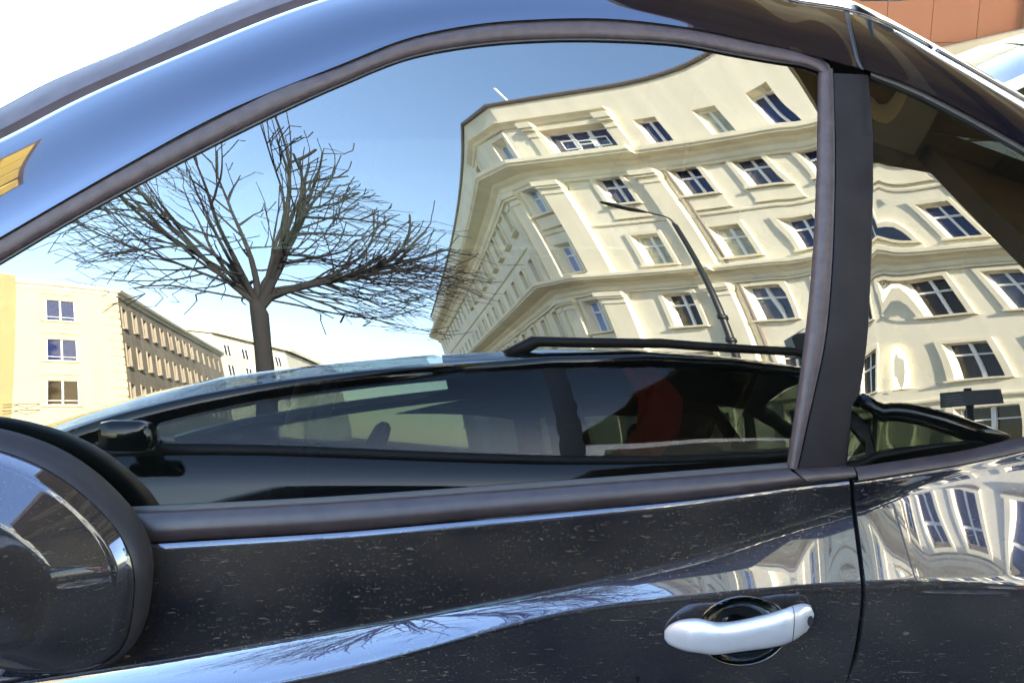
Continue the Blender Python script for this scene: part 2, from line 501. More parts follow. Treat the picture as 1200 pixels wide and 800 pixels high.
for z, o, h in ((UC, .62, 1.0), (LC, .62, .95)):
    mb = MB(); sweep(mb, [E_, S1], prof(z, o, h)); sweep(mb, [S1 + Md * .01, K2, K1, T_], prof(z + .004, o + .16, h))
    mb.build('cornice', CREAM2, bld)
mb = MB(); sweep(mb, [E_, K2, K1, T_], [(-.3, ROOF - .02), (.07, ROOF - .02), (.09, ROOF + .03), (.07, ROOF + .10), (-.3, ROOF + .11)])
mb.build('coping', COPING, bld)
mb = MB(); sweep(mb, [K2 + Md * 6.0, K2, K1, K1 + Sd * 3], [(-.02, 22.80), (.06, 22.80), (.10, 22.90), (.22, 22.98), (.22, 23.08), (.05, 23.12), (-.02, 23.12)])
sweep(mb, [E_, K2, K1, T_], [(-.02, 16.42), (.05, 16.42), (.07, 16.50), (.05, 16.60), (-.02, 16.60)])
sweep(mb, [E_, K2, K1, T_], [(-.02, 4.25), (.10, 4.25), (.16, 4.36), (.16, 4.5), (-.02, 4.55)])
mb.build('string_course', CREAM2, bld)
def pilaster(p0, d, n, ua, ub, za, zb, out):
    mb = MB()
    x = d if (d[0] * n[1] - d[1] * n[0]) > 0 else -d
    s = 1 if x is d else -1
    M = Matrix(((x[0], n[0], 0, p0[0]), (x[1], n[1], 0, p0[1]), (0, 0, 1, 0), (0, 0, 0, 1)))
    a, b = sorted((ua * s, ub * s))
    mb.box(a, b, .004, out, za + .35, zb - .75, M)
    mb.box(a - .06, b + .06, .004, out + .06, za, za + .348, M)
    mb.box(a - .03, b + .03, .004, out + .04, zb - .748, zb - .60, M)
    mb.box(a - .02, b + .02, .004, out + .02, zb - .598, zb - .42, M)
    mb.box(a - .09, b + .09, .004, out + .10, zb - .418, zb - .30, M)
    mb.box(a - .14, b + .14, .004, out + .15, zb - .298, zb - .02, M)
    return mb.build('pilaster', CREAM2, bld)
for za, zb in ((LC + .06, UC - 1.06), (4.56, LC - 1.02)):
    pilaster(K2, Md, nM, .12, 1.25, za, zb, .22)
    pilaster(K2, Md, nM, 5.15, 6.05, za, zb, .24)
    pilaster(K2, Fd, nF, 2.0, 2.9, za, zb, .16)
    pilaster(K1, Sd, nS, .15, .95, za, zb, .16)
for ua, ub in ((1.25, 1.75), (5.35, 5.85)):
    pilaster(K2, Md, nM, ua, ub, UC + .06, 22.82, .10)
for u in (6.42, 16.4):                     # downpipes
    c = K2 + Md * u + nM * .09
    mb = MB(); mb.tube([(c[0], c[1], .1), (c[0], c[1], LC - 1.1)], .055, 8); mb.tube([(c[0], c[1], LC + .05), (c[0], c[1], UC - 1.1)], .055, 8)
    for z in (2.5, 6, 9.5, 14.5, 17.6): mb.tube([(c[0], c[1], z), (c[0], c[1], z + .07)], .075, 8)
    mb.build('downpipe', COPING, bld, smooth=True)
for u in (4.4, 9.5):                       # low chimneys peeping over the parapet
    c = K2 + Md * u - nM * 1.2
    M = Matrix.Translation((c[0], c[1], 0)) @ Matrix.Rotation(AZ, 4, 'Z')
    mb = MB(); mb.box(-.55, .55, -.35, .35, ROOF - .4, ROOF + .75, M); mb.box(-.62, .62, -.42, .42, ROOF + .752, ROOF + .86, M)
    mb.build('chimney', CREAM, bld)

# ------------------------------------------------------------------ pale yellow building across the street, side wall shade put into its colour
LB = np.array([-16.788, -61.91]); Ld = dirv(2.928)
lb = thing('street_building', 'pale yellow building with side wall coloured darker for shade at the left edge of the car window', 'building', (LB[0] - 5, LB[1] - 6, 0))
nL = np.array([Ld[1], -Ld[0]]); nL = nL if nL[1] > 0 else -nL
LR = 13.94; lrows = [(-1.4, .55), (2.40, 4.52), (6.38, 8.38), (10.21, 12.19)]
lh = [(3.39 - .86, 3.39 + .86, a, b) for a, b in lrows[1:]]
mb = MB(); facade(mb, LB, Ld, nL, 6.1, 0, LR, lh, 0.22); mb.build('wall', YELLOW, lb)
for a, b in lrows[1:]:
    window(lb, LB, Ld, nL, 3.39, a, b, 1.72, 'low', PANE_DARK if a < 3 else PANE, depth=0.16, surround=False)
for a, b in lrows[1:]:
    mb = MB(); M = Matrix(((Ld[0], nL[0], 0, LB[0]), (Ld[1], nL[1], 0, LB[1]), (0, 0, 1, 0), (0, 0, 0, 1)))
    mb.box(3.39 - 1.1, 3.39 + 1.2, .004, .12, a - .16, a - .02, M); mb.build('sill', YELLOW, lb)
    mb = MB(); mb.box(3.39 - 1.0, 3.39 + 1.1, .004, .10, b + .55, b + .66, M); mb.build('hood_mould', YELLOW, lb)
PL_ = LB + Ld * 6.1
mb = MB(); q = PL_ + np.array([-.8, 1.0]); 
facade(mb, q, np.array([-1.0, 0.0]), np.array([0, 1.0]), 22, 0, LR + .4, [(2 + 4 * k, 3.4 + 4 * k, a, b) for k in range(5) for a, b in lrows[1:]], .2)
mb.quad((q[0], q[1], 0), (PL_[0], PL_[1], 0), (PL_[0], PL_[1], LR + .4), (q[0], q[1], LR + .4))
mb.build('wing_wall', plaster('ochre_plaster', (0.46, 0.37, 0.18)), lb)
for k in range(5):
    for a, b in lrows[1:]:
        window(lb, q, np.array([-1.0, 0.0]), np.array([0, 1.0]), 2.7 + 4 * k, a, b, 1.4, 'low', PANE, depth=.15, surround=False)
nLs = np.array([1.0, 0.08]); nLs = np.array([-Sd[1], Sd[0]]); nLs = nLs if nLs[0] > 0 else -nLs
sh = [(1.6 + 3.2 * c - .5, 1.6 + 3.2 * c + .5, a, b) for c in range(17) for a, b in lrows[1:]]
mb = MB(); facade(mb, LB, Sd, nLs, 55, 0, LR, sh, .35); mb.build('side_wall', SIDE_SHADE, lb)
for c in range(17):
    for a, b in lrows[1:]:
        window(lb, LB, Sd, nLs, 1.6 + 3.2 * c, a, b, 1.0, 'low', PANE_DARK, depth=.25, surround=False if c > 8 else True, mould=SIDE_SHADE)
mb = MB(); fe = LB + Sd * 55
mb.add([(*LB, LR), (*PL_, LR), (PL_[0] - 4, PL_[1] - 40, LR), (*fe, LR)], [(0, 1, 2, 3)])
def flat_sweep(mb, line, nors, prof_):
    rows = []
    for p, n in zip(line, nors): rows.append([(p[0] + n[0] * o, p[1] + n[1] * o, z) for o, z in prof_])
    mb.grid(rows)
mid = nL + nLs; mid = mid / (mid @ nL)
flat_sweep(mb, [PL_, LB, fe], [nL, mid, nLs], [(-.1, LR - .7), (.10, LR - .7), (.12, LR - .45), (.35, LR - .28), (.40, LR - .1), (.40, LR + .05), (-.1, LR + .12)])
mb.build('roof', CREAM2, lb)
mb = MB()                                   # corner stones: quoins, one block each
for k in range(17):
    M = Matrix(((Ld[0], nL[0], 0, LB[0]), (Ld[1], nL[1], 0, LB[1]), (0, 0, 1, 0), (0, 0, 0, 1)))
    qb = MB(); qb.bevbox(-.10, .75 if k % 2 else .5, -.3, .10, .3 + .76 * k, .3 + .76 * k + .66, .03, M); qb.build('stone', YELLOW, lb)
mb = MB(); 
for k in range(3):
    M = Matrix(((Ld[0], nL[0], 0, LB[0]), (Ld[1], nL[1], 0, LB[1]), (0, 0, 1, 0), (0, 0, 0, 1)))
    for j in range(2): mb.tube([M @ Vector((4.6 + k * .6, .1 + .8 * (k % 2), 2.0 + .5 * j)), M @ Vector((5.3 + k * .6, .1 + .8 * ((k + 1) % 2), 2.0 + .5 * j))], .03, 5)
mb.build('balcony_rail', POLE, lb)

# far cream building closing the street
fb = thing('far_building', 'distant cream building far down the street behind the tree trunk', 'building', (-17, -112, 0))
mb = MB()
def block(mb, P, z0, z1):
    n_ = len(P)
    mb.add([(*p, z0) for p in P] + [(*p, z1) for p in P], [tuple(range(n_, 2 * n_))] + [(i, (i + 1) % n_, n_ + (i + 1) % n_, n_ + i) for i in range(n_)])
block(mb, [(-23.6, -108), (-19.8, -107), (-15.0, -119), (-13.0, -150), (-40, -150)], 0, 17.2); mb.build('wall', CREAM, fb)
mb = MB(); block(mb, [(-24.1, -107.6), (-19.4, -106.4), (-14.4, -118.6), (-12.4, -150.5), (-40.5, -150.5)], 17.204, 17.9); mb.build('roof', CREAM2, fb)
for k in range(4):
    for z in (6, 10, 13.6):
        d_ = np.array([4.8, -12]) / np.linalg.norm([4.8, -12]); n_ = np.array([d_[1], -d_[0]]); n_ = n_ if n_[0] > 0 else -n_
        window(fb, np.array([-19.8, -107]) + n_ * .26, d_, n_, 2 + 3 * k, z, z + 1.9, 1.1, 'plain', PANE_DARK, surround=False, depth=.2)

# ------------------------------------------------------------------ kiosk with a wide canopy added out of view to darken the rear glass reflection
kb = thing('canopy_blocker', 'dark brown kiosk with a wide flat canopy, added to darken the rear side window reflection', 'blocker', (5.5, -0.5, 0))
can = [(2.45, -2.05), (1.75, -0.80), (1.02, 0.5), (0.62, 1.6), (0.62, 6.0), (8.5, 6.2), (8.5, -2.6), (3.3, -1.75)]
mb = MB(); block(mb, can, 4.35, 4.6); mb.add([(*p, 4.35) for p in can], [tuple(range(len(can)))]); mb.build('canopy', CANOPY, kb)
for k in range(9):                           # bars added under the canopy, pale streaks for the roof reflection
    x = 1.9 + .72 * k
    mb = MB(); mb.box(x - .09, x + .09, -0.5 if x < 2.6 else -1.6, 5.9, 4.27, 4.346); mb.build('canopy_bar', PALE_BAR if k % 3 != 2 else DARKBROWN, kb)
mb = MB(); block(mb, [(2.80, -1.72), (8.2, -2.2), (8.2, -1.9), (2.80, -1.42)], 0, 4.346); mb.build('wall', DARKBROWN, kb)
for k in range(8):
    M = Matrix.Translation((2.81, -1.722, 0)) @ Matrix.Rotation(math.atan2(-.48, 5.4), 4, 'Z')
    mb = MB(); mb.box(.05 + .63 * k, .05 + .63 * k + .55, -.04, -.002, .3, 3.9, M); mb.build('panel', DARKBROWN, kb)

# ------------------------------------------------------------------ bare tree by the street
def make_tree():
    rg = random.Random(11)
    root = thing('bare_tree', 'leafless winter tree with spreading branches mirrored left of the corner building', 'tree', (-1.46, -7.8, 0))
    SX, SZ = 0.0071, 0.0172
    def W(p): return (-1.46 + (p[0] * 1.22 if p[2] > 0 else p[0] + p[2] * .2) * SX, -7.8 + p[1] * SX * 1.25, 3.05 + p[2] * SZ)
    trunk = MB(); br = MB(); tw = MB()
    def radw(r): return r * 0.0092
    tp = [(3, 0, -177), (2, 0, -120), (3, 0, -75), (1, 0, -40), (0, 0, -8), (-2, 0, 4)]
    trunk.tube([W(p) for p in tp], [radw(r) for r in (12, 10.5, 8.6, 8, 8.6, 6)], 12)
    def inside(p, s=1.0):
        x = p[0] / (225 if p[0] < 0 else 215); y = p[1] / 200
        z = (p[2] - 70) / (118 if p[2] > 70 else 88)
        return x * x + y * y + z * z < s
    count = [0]
    def grow(p, d, r, L, lev):
        """one shoot: gently wandering, with side shoots on alternate sides"""
        n = max(4, int(L / 13)); st = L / n
        P = [np.array((p[0] * .12, 0, -5.)), np.array(p, float)] if lev == 0 else [np.array(p, float)]
        dd = np.array(d, float); dd /= np.linalg.norm(dd)
        bend = np.array([rg.gauss(0, .05), rg.gauss(0, .05), rg.gauss(.02, .05)])
        side = rg.choice((-1, 1))
        lim = rg.uniform(.75, 1.12)
        kids = []
        for i in range(n):
            dd = dd + bend * .5 + np.array([rg.gauss(0, .06), rg.gauss(0, .06), rg.gauss(.0, .05)])
            dd /= np.linalg.norm(dd)
            q = P[-1] + dd * st
            if not inside(q, lim) and lev > 0 and i > 1: break
            P.append(q)
            if lev < 4 and i >= (1 if lev else 1) and rg.random() < (.68 if lev < 3 else .4):
                kids.append((q, dd.copy(), side, 1 - i / n)); side = -side
        m = len(P)
        R_ = [max(.55, r * (1 - .72 * i / max(1, n))) for i in range(m)]
        if m > 1:
            (br if r > 1.5 else tw).tube([W(q) for q in P], [radw(x) for x in R_], 7 if r > 3 else (5 if r > 1.3 else 3), caps=False)
            count[0] += 1
        for (q, e, s, f) in kids:
            a = rg.uniform(.45, .95)
            ax = np.cross(e, np.array([rg.gauss(0, .6), 1, rg.gauss(0, .6)])); ax /= np.linalg.norm(ax)
            v = e * math.cos(a) + ax * s * math.sin(a)
            out = np.array([q[0], q[1], (q[2] - 45) * .45]); out /= np.linalg.norm(out) + 1e-6
            v = v + out * .55; v[2] *= .72
            nl = L * rg.uniform(.42, .78) * (.6 + .5 * f)
            if nl > 18: grow(q, v, max(.55, r * rg.uniform(.42, .6) * (.6 + .5 * f)), nl, lev + 1)
    starts = [((-.75, .1, .65), 5.2, 170, (-5, 0, 2)), ((-.9, -.3, .42), 4.2, 200, (-12, 0, 22)), ((.62, .2, .68), 5.2, 185, (4, 0, 4)),
              ((.85, -.15, .42), 4.8, 225, (8, 0, 6)), ((.98, .35, .22), 3.4, 200, (16, 4, 10)), ((.05, -.6, .8), 4.2, 160, (0, -2, 4)), ((-.1, .7, .7), 4.0, 160, (-2, 2, 6)),
              ((-.98, .3, .18), 3.0, 210, (-10, 2, 14)), ((.7, -.6, .35), 3.4, 190, (6, -4, 8)), ((-.6, -.7, .4), 3.2, 190, (-6, -4, 10)),
              ((.75, .25, .65), 3.8, 200, (12, 2, 22)), ((-.95, .1, .02), 2.2, 190, (-8, 0, 4)), ((.95, -.1, .04), 2.4, 190, (12, 0, 6)),
              ((-.85, .5, .3), 3.0, 200, (-8, 2, 12)), ((-.7, .2, .5), 3.4, 200, (-20, 0, 34)), ((.9, .1, .3), 3.2, 220, (20, 0, 18)), ((.3, -.2, .8), 3.2, 130, (4, 0, 6)), ((-.3, .2, .8), 3.2, 125, (-5, 0, 8))]
    for d, r, L, p in starts:
        grow(p, d, r, L, 0)
    trunk.build('trunk', BARK, root, smooth=True)
    br.build('crown', BARK, root, smooth=True, recalc=False)
    o = tw.build('twigs', BARK, root, smooth=True, recalc=False); o['kind'] = 'stuff'
make_tree()

# ------------------------------------------------------------------ street lamp in front of the corner building
lp = thing('street_lamp', 'dark slender street lamp with a short curved arm in front of the cream building', 'street lamp', (3.68, -10.35, 0))
mb = MB()
mb.tube([(3.68, -10.35, 0), (3.68, -10.35, 1.2)], [.11, .10], 12); mb.build('base', POLE, lp, smooth=True)
mb = MB(); mb.tube([(3.68, -10.35, 1.2), (3.68, -10.35, 4.6), (3.68, -10.35, 7.95)], [.075, .06, .04], 12)
for z in (2.1, 4.3, 5.0): mb.tube([(3.68, -10.35, z), (3.68, -10.35, z + .12)], .10 - .004 * z, 12)
mb.build('pole', POLE, lp, smooth=True)
mb = MB(); mb.tube([(3.68, -10.35, 7.9), (3.675, -10.35, 8.03), (3.655, -10.36, 8.12), (3.60, -10.38, 8.17), (3.36, -10.45, 8.235)], .022, 8); mb.build('arm', POLE, lp, smooth=True)
mb = MB()
hd = [(3.40, .03, .03), (3.32, .08, .045), (3.2, .12, .06), (3.02, .11, .05), (2.88, .07, .03), (2.83, .02, .01)]
mb.grid([[(x, -10.48 + w * math.cos(a), 8.24 + h * math.sin(a)) for a in np.linspace(0, 2 * math.pi, 11)[:-1]] for x, w, h in hd], closed_v=True)
mb.build('lamp_head', POLE, lp, smooth=True)

# dark housing on a slim pole, and the dark sign by the rear window
sg = thing('signal_box', 'dark boxy signal housing with a peaked hood beside the black window pillar', 'signal', (2.85, -5.4, 0))
mb = MB(); mb.tube([(2.85, -5.4, 0), (2.85, -5.4, 2.75)], .04, 10); mb.build('pole', POLE, sg, smooth=True)
mb = MB(); P = [(-.17, 0), (.17, 0), (.19, .36), (.02, .56), (-.19, .34)]
V = [(2.85 + a, -5.4 + y, 2.72 + b) for y in (-.13, .13) for a, b in P]
mb.add(V, [(0, 1, 2, 3, 4), (9, 8, 7, 6, 5)] + [(i, (i + 1) % 5, 5 + (i + 1) % 5, 5 + i) for i in range(5)]); mb.build('housing', POLE, sg)
sn = thing('sign_board', 'dark blue rectangular sign on a thin post mirrored in the rear side window', 'sign', (2.95, -3.3, 0))
mb = MB(); mb.tube([(2.95, -3.3, 0), (2.95, -3.3, 1.95)], .022, 10); mb.build('post', POLE, sn, smooth=True)
M = Matrix.Translation((2.95, -3.27, 1.80)) @ Matrix.Rotation(R(28), 4, 'Z')
mb = MB(); mb.bevbox(-.165, .165, -.012, .012, -.11, .11, .004, M); mb.build('board', SIGNBLUE, sn)
for k in range(4):
    mb = MB(); mb.box(-.14, -.05 + .012 * (k % 2), .0125, .0135, .05 - .04 * k, .06 - .04 * k, M); mb.build('text_line', simple('pale_print', (.25, .27, .3), .6) if k == 0 else bpy.data.materials['pale_print'], sn)
wp = thing('white_post', 'slim white post with a small white plate seen through the dark parked car', 'post', (0.12, -4.6, 0))
mb = MB(); mb.tube([(.12, -4.6, 0), (.12, -4.6, 1.5)], .024, 10); mb.build('post', WHITEPAINT, wp, smooth=True)
mb = MB(); mb.bevbox(.06, .18, -4.57, -4.55, 1.22, 1.45, .004); mb.build('plate', WHITEPAINT, wp)
ct = MB(); ct.tube([(1450 * math.cos(R(-78.3)), 1450 * math.sin(R(-78.3)), 1450 * .789), (1460 * math.cos(R(-77.95)), 1460 * math.sin(R(-77.95)), 1460 * .765)], [2.2, 3.6], 8)
o = ct.build('contrail', CLOUDM, None, smooth=True); o['kind'] = 'stuff'

# tall brown block ahead of the near car: its golden balconies show as a patch on the painted pillar
tb = thing('brown_tower', 'dark brown block with golden sunlit balconies, a small patch mirrored on the painted pillar', 'building', (-19, -1, 0))
mb = MB(); mb.box(-23, -15, -10.5, 1.2, 0, 18); mb.build('wall', DARKBROWN, tb)
for k in range(7):
    for y0 in (-9.6, -6.6, -4.0, -1.6):
        mb = MB(); mb.bevbox(-14.99, -14.2, y0, y0 + 2.3, 5.2 + 1.8 * k, 6.1 + 1.8 * k, .05); mb.build('balcony', plaster('golden_render', (.78, .52, .10)) if 'golden_render' not in bpy.data.materials else bpy.data.materials['golden_render'], tb)
# ------------------------------------------------------------------ simple complete hatchback (the car mirrored in the glass, and the one behind)
def make_car(label, loc, rot, paint, rails=True, seats=True):
    """local: nose to -x, width y, z up ; sizes of a compact hatchback"""
    M = Matrix.Translation(loc) @ Matrix.Rotation(rot, 4, 'Z')
    root = thing('parked_car', label, 'car', loc)
    T = lambda p: M @ Vector(p)
    X = [-2.05, -1.98, -1.80, -1.5, -1.18, -.6, 0, .6, .95, 1.22, 1.40, 1.47]
    ZB = [.62, .70, .79, .87, .955, .97, .98, 1.0, 1.03, 1.06, 1.04, .98]
    HW = [.52, .64, .74, .80, .82, .835, .84, .84, .83, .80, .74, .66]
    Z0 = [.30, .24, .21, .2, .2, .2, .2, .2, .2, .21, .25, .32]
    mb = MB()
    rows = []
    for x, zb, hw, z0 in zip(X, ZB, HW, Z0):
        half = [(hw * .90, z0), (hw * .985, z0 + .12), (hw, .5), (hw * 1.0, .62), (hw * .985, zb - .10), (hw * .955, zb - .02), (hw * .92, zb)]
        rows.append([T((x, y, z)) for y, z in half]); 
    mb.grid(rows)
    mb.grid([[T((x, -y, z)) for y, z in [(hw * .90, z0), (hw * .985, z0 + .12), (hw, .5), (hw, .62), (hw * .985, zb - .10), (hw * .955, zb - .02), (hw * .92, zb)]] for x, zb, hw, z0 in zip(X, ZB, HW, Z0)])
    for xs, cr in ((range(0, 5), .05), (range(9, 12), .02)):     # bonnet and tail
        mb.grid([[T((X[i] - (.06 * (1 - t * t) if i in (0,) else -.05 * (1 - t * t) if i == 11 else 0), HW[i] * .92 * t, ZB[i] + cr * (1 - t * t))) for t in np.linspace(-1, 1, 9)] for i in xs])
    for i, s in ((0, -1), (11, 1)):
        zz = np.linspace(Z0[i], ZB[i], 5)
        mb.grid([[T((X[i] + s * (.06 * (1 - t * t)), HW[i] * (.92 if k == 4 else .97) * t, z)) for t in np.linspace(-1, 1, 9)] for k, z in enumerate(zz)])
    auto_smooth(mb.build('body', paint, root), 40)
    mb = MB(); mb.grid([[T((x, hw * .9 * t, z0)) for t in (-1, 0, 1)] for x, hw, z0 in zip(X, HW, Z0)])
    mb.build('floor', INTERIOR, root)
    # roof
    RX = [-.18, .10, .36, .60, .82, 1.02]; RZ = [1.47, 1.55, 1.60, 1.605, 1.575, 1.515]; RW = [.54, .58, .59, .59, .58, .55]
    mb = MB(); mb.grid([[T((x, w * t * 1.0, z - .13 * abs(t) ** 3.0)) for t in np.linspace(-1, 1, 25)] for x, z, w in zip(RX, RZ, RW)])
    mb.grid([[T((x, w * t * .97, z - .035 - .13 * abs(t) ** 3.0)) for t in np.linspace(-1, 1, 25)] for x, z, w in zip(RX, RZ, RW)])
    auto_smooth(mb.build('roof', paint, root), 60)
    belt = lambda x: (np.interp(x, X, HW) * .92, np.interp(x, X, ZB))
    def roofp(x): return (np.interp(x, RX, RW) * 1.0, np.interp(x, RX, RZ) - .135)
    xa, xc = -1.14, 1.31
    for s in (-1, 1):
        def bp(x): y, z = belt(x); return (x, s * y, z)
        def rp(x): y, z = roofp(x); return (x, s * y, z)
        bow = lambda a, b, t: tuple(np.array(a) * (1 - t) + np.array(b) * t + np.array([0, s * .03 * 4 * t * (1 - t), .012 * 4 * t * (1 - t)]))
        mb = MB()
        mb.tube([T(bow(bp(xa), rp(-.16), t)) for t in np.linspace(0, 1, 6)], .036, 6)
        mb.tube([T(bow(bp(xc), rp(.99), t)) for t in np.linspace(0, 1, 6)], .05, 6)
        mb.tube([T(rp(x)) for x in RX], .034, 6)
        mb.build('pillar', paint, root, smooth=True)
        mb = MB()
        for xb_, xr_, wd in ((.10, .08, .05), (1.0, .80, .035)):
            mb.grid([[T(np.array(bow(bp(xb_ + k * wd), rp(xr_ + k * wd), t)) + np.array([0, s * (.006 - .010 * abs(k)), 0])) for t in np.linspace(0, 1, 9)] for k in (-1, -.8, 0, .8, 1)])
        mb.tube([T(bp(x)) for x in np.linspace(xa, xc, 9)], .022, 6)
        mb.build('window_frame', RUBBER, root, smooth=True)
        if s < 0:                           # dark sheets added to block light through the upper far windows
            mb = MB()
            for (x0, x1, r0, r1, lo) in ((xa + .35, .10, .02, .08, .50), (.10, 1.0, .08, .80, .55)):
                mb.grid([[T(np.array(bow(bp(x0 * (1 - u) + x1 * u), rp(r0 * (1 - u) + r1 * u), t)) + np.array([0, .03, 0])) for t in np.linspace(lo + .06 * math.sin(3 * u), 1, 5)] for u in np.linspace(0, 1, 8)])
            mb.build('window_blocker', INTERIOR, root, smooth=True)
        for (x0, x1, r0, r1) in ((xa, .10, -.16, .08), (.10, 1.0, .08, .80), (1.0, xc, .80, .99)):
            mb = MB(); mb.grid([[T(bow(bp(x0 * (1 - u) + x1 * u), rp(r0 * (1 - u) + r1 * u), t)) for t in np.linspace(0, 1, 6)] for u in np.linspace(0, 1, 6)])
            mb.build('side_window', GLASS_CLEAR, root, smooth=True)
        mb = MB(); mb.bevbox(-.06, .06, -.05, .05, -.045, .045, .03, M @ Matrix.Translation((-.88, s * .88, 1.01))); mb.bevbox(-.03, .03, -.06, .06, -.02, .02, .01, M @ Matrix.Translation((-.88, s * .83, 1.0)))
        auto_smooth(mb.build('wing_mirror', paint, root), 60)
        mb = MB(); mb.grid([[T((x, s * (np.interp(x, X, HW) * .99 + .006), z)) for z in (.66, .70, .74, .78)] for x in (-2.0, -1.9, -1.76, -1.6)]); mb.build('headlight', LENS, root, smooth=True)
        mb = MB(); mb.grid([[T((x, s * (np.interp(x, X, HW) * .985 + .008), z)) for z in (.74, .82, .90, .98)] for x in (1.22, 1.31, 1.39, 1.445)]); mb.build('tail_light', REDLENS, root, smooth=True)
        if rails:
            mb = MB(); mb.tube([T((.0, s * .42, 1.46)), T((.08, s * .42, 1.545)), T((.45, s * .43, 1.60)), T((.85, s * .43, 1.60)), T((.98, s * .42, 1.57)), T((1.03, s * .42, 1.51))], .026, 8)
            mb.build('roof_rail', RUBBER, root, smooth=True)
        for x in (-1.32, .98):
            w = MB()
            pr = [(.20, .06), (.27, .095), (.30, .085), (.31, .0), (.30, -.085), (.27, -.095), (.20, -.09)]
            w.grid([[M @ Vector((x + r * math.cos(a), s * (.76 + o), .31 + r * math.sin(a))) for r, o in pr] for a in np.linspace(0, 2 * math.pi, 33)[:-1]], closed_u=True)
            wo = w.build('wheel', RUBBER, root, smooth=True)
            rm = MB(); rm.grid([[M @ Vector((x + r * math.cos(a), s * (.76 + o), .31 + r * math.sin(a))) for r, o in ((.02, .07), (.05, .075), (.12, .05 + .02 * (k % 4 < 2)), (.20, .062), (.205, .085))] for k, a in enumerate(np.linspace(0, 2 * math.pi, 41)[:-1])], closed_u=True)
            rm.build('rim', ALLOY, wo, smooth=True)
    mb = MB()
    ws = lambda t, u: (np.interp(t, [0, 1], [-1.16, -.18]) - .24 * (1 - u * u) * (1 - .6 * t) + .05 * t, u * np.interp(t, [0, 1], [.745, .545]), np.interp(t, [0, .5, 1], [.975, 1.245, 1.465]) + .02 * (1 - u * u) * (1 - t) - .13 * t * abs(u) ** 3.0)
    mb.grid([[T(ws(t, u)) for u in np.linspace(-1, 1, 13)] for t in np.linspace(0, 1, 9)]); mb.build('windscreen', GLASS_SCREEN, root, smooth=True)
    mb = MB(); mb.grid([[T((np.interp(t, [0, 1], [1.36, 1.02]) + .05 * (1 - u * u), u * np.interp(t, [0, 1], [.72, .55]), np.interp(t, [0, 1], [1.05, 1.50]) - .13 * t * abs(u) ** 3.0)) for u in np.linspace(-1, 1, 9)] for t in np.linspace(0, 1, 6)]); mb.build('rear_window', GLASS_CLEAR, root, smooth=True)
    mb = MB(); mb.bevbox(-1.1, -.55, -.70, .70, .55, .93, .08, M); auto_smooth(mb.build('dashboard', INTERIOR, root), 60)
    if seats:
        for s in (-1, 1):
            mb = MB(); mb.bevbox(-.1, .42, s * .37 - .25, s * .37 + .25, .38, .56, .06, M)
            B = M @ Matrix.Translation((.36, s * .37, .5)) @ Matrix.Rotation(R(12), 4, 'Y')
            mb.bevbox(-.09, .09, -.26, .26, 0, .60, .08, B); mb.bevbox(-.06, .06, -.14, .14, .60, .74, .05, B)
            auto_smooth(mb.build('front_seat', SEATCLOTH, root), 60)
        mb = MB(); mb.bevbox(.80, .98, -.62, .62, .4, .98, .07, M)
        auto_smooth(mb.build('rear_seat', SEATCLOTH, root), 60)
    mb = MB(); C_ = Vector((-.42, .37, .92)); mb.tube([M @ (C_ + Vector((.11 * math.sin(a) * .5, .19 * math.cos(a), .19 * math.sin(a) * .9))) for a in np.linspace(0, 2 * math.pi, 25)], .016, 6); mb.build('steering_wheel', RUBBER, root, smooth=True)
    return root

make_car('black hatchback with roof rails parked opposite, mirrored low in the side window', (0.12, -1.14, 0), 0, PAINT_DARK)
# red cloth hanging by its near rear side window
rc = MB()
pts = [(.40, 1.42), (.50, 1.42), (.57, 1.30), (.56, 1.18), (.53, 1.0), (.34, .99), (.42, 1.12), (.44, 1.28)]
rows = []
for t in np.linspace(0, 1, 10):
    z = 1.43 - .44 * t
    xl = np.interp(t, [0, .35, .7, 1], [.40, .44, .42, .33]); xr = np.interp(t, [0, .3, .6, 1], [.50, .57, .56, .53])
    rows.append([(xl + (xr - xl) * u, -.56 + .018 * math.sin(u * 9 + t * 2) + (-.05) * t, z) for u in np.linspace(0, 1, 9)])
rows2 = [[(x, y - .012, z) for x, y, z in r] for r in rows]
rc.grid(rows); rc.grid(rows2)
tag(rc.build('red_cloth', REDCLOTH, None, smooth=True), 'red cloth hanging inside the dark mirrored car behind its front seat', 'cloth')

pv = MB(); pv.box(-6, 14, 4.2, 14.5, 0, .12); structure(pv.build('pavement', simple('pavement_slabs', (.22, .21, .19), .8, noise=.15, nscale=3)))
make_car('white hatchback standing behind the near car at the top right corner', (3.05, 6.5, .12), R(6), PAINT_WHITE, rails=False)

# ------------------------------------------------------------------ brown tiled shop front seen over the car roof
sf = thing('shop_front', 'brown tiled shop front with dark door post behind the near car roof at upper right', 'building', (6.5, 14, 0))
def Wm(): return Matrix.Translation((3.2, 14.6, 0)) @ Matrix.Rotation(R(-6), 4, 'Z')
mb = MB(); mb.box(-1.2, 9, .05, 4, 0, 2.42, Wm()); mb.build('wall', TERRA, sf)
mb = MB(); mb.box(-1.2, 9, .02, 4, 2.424, 8.2, Wm()); mb.build('upper_wall', CREAM2, sf)
tile_me = None
for i in range(8):
    for j in range(4):
        x, z = -1.18 + .57 * i, .02 + .60 * j
        if tile_me is None:
            t = MB(); t.bevbox(0, .565, 0, .045, 0, .595, .004); o = t.build('tile', TERRA); tile_me = o.data
        else:
            o = bpy.data.objects.new('tile', tile_me); COL.objects.link(o)
        o.matrix_basis = Wm() @ Matrix.Translation((x, rnd.uniform(-.002, .002), z)); attach_at(o, sf)
mb = MB(); mb.box(3.36, 3.60, -.12, .04, 0, 3.4, Wm()); mb.build('door_post', DARKBROWN, sf)
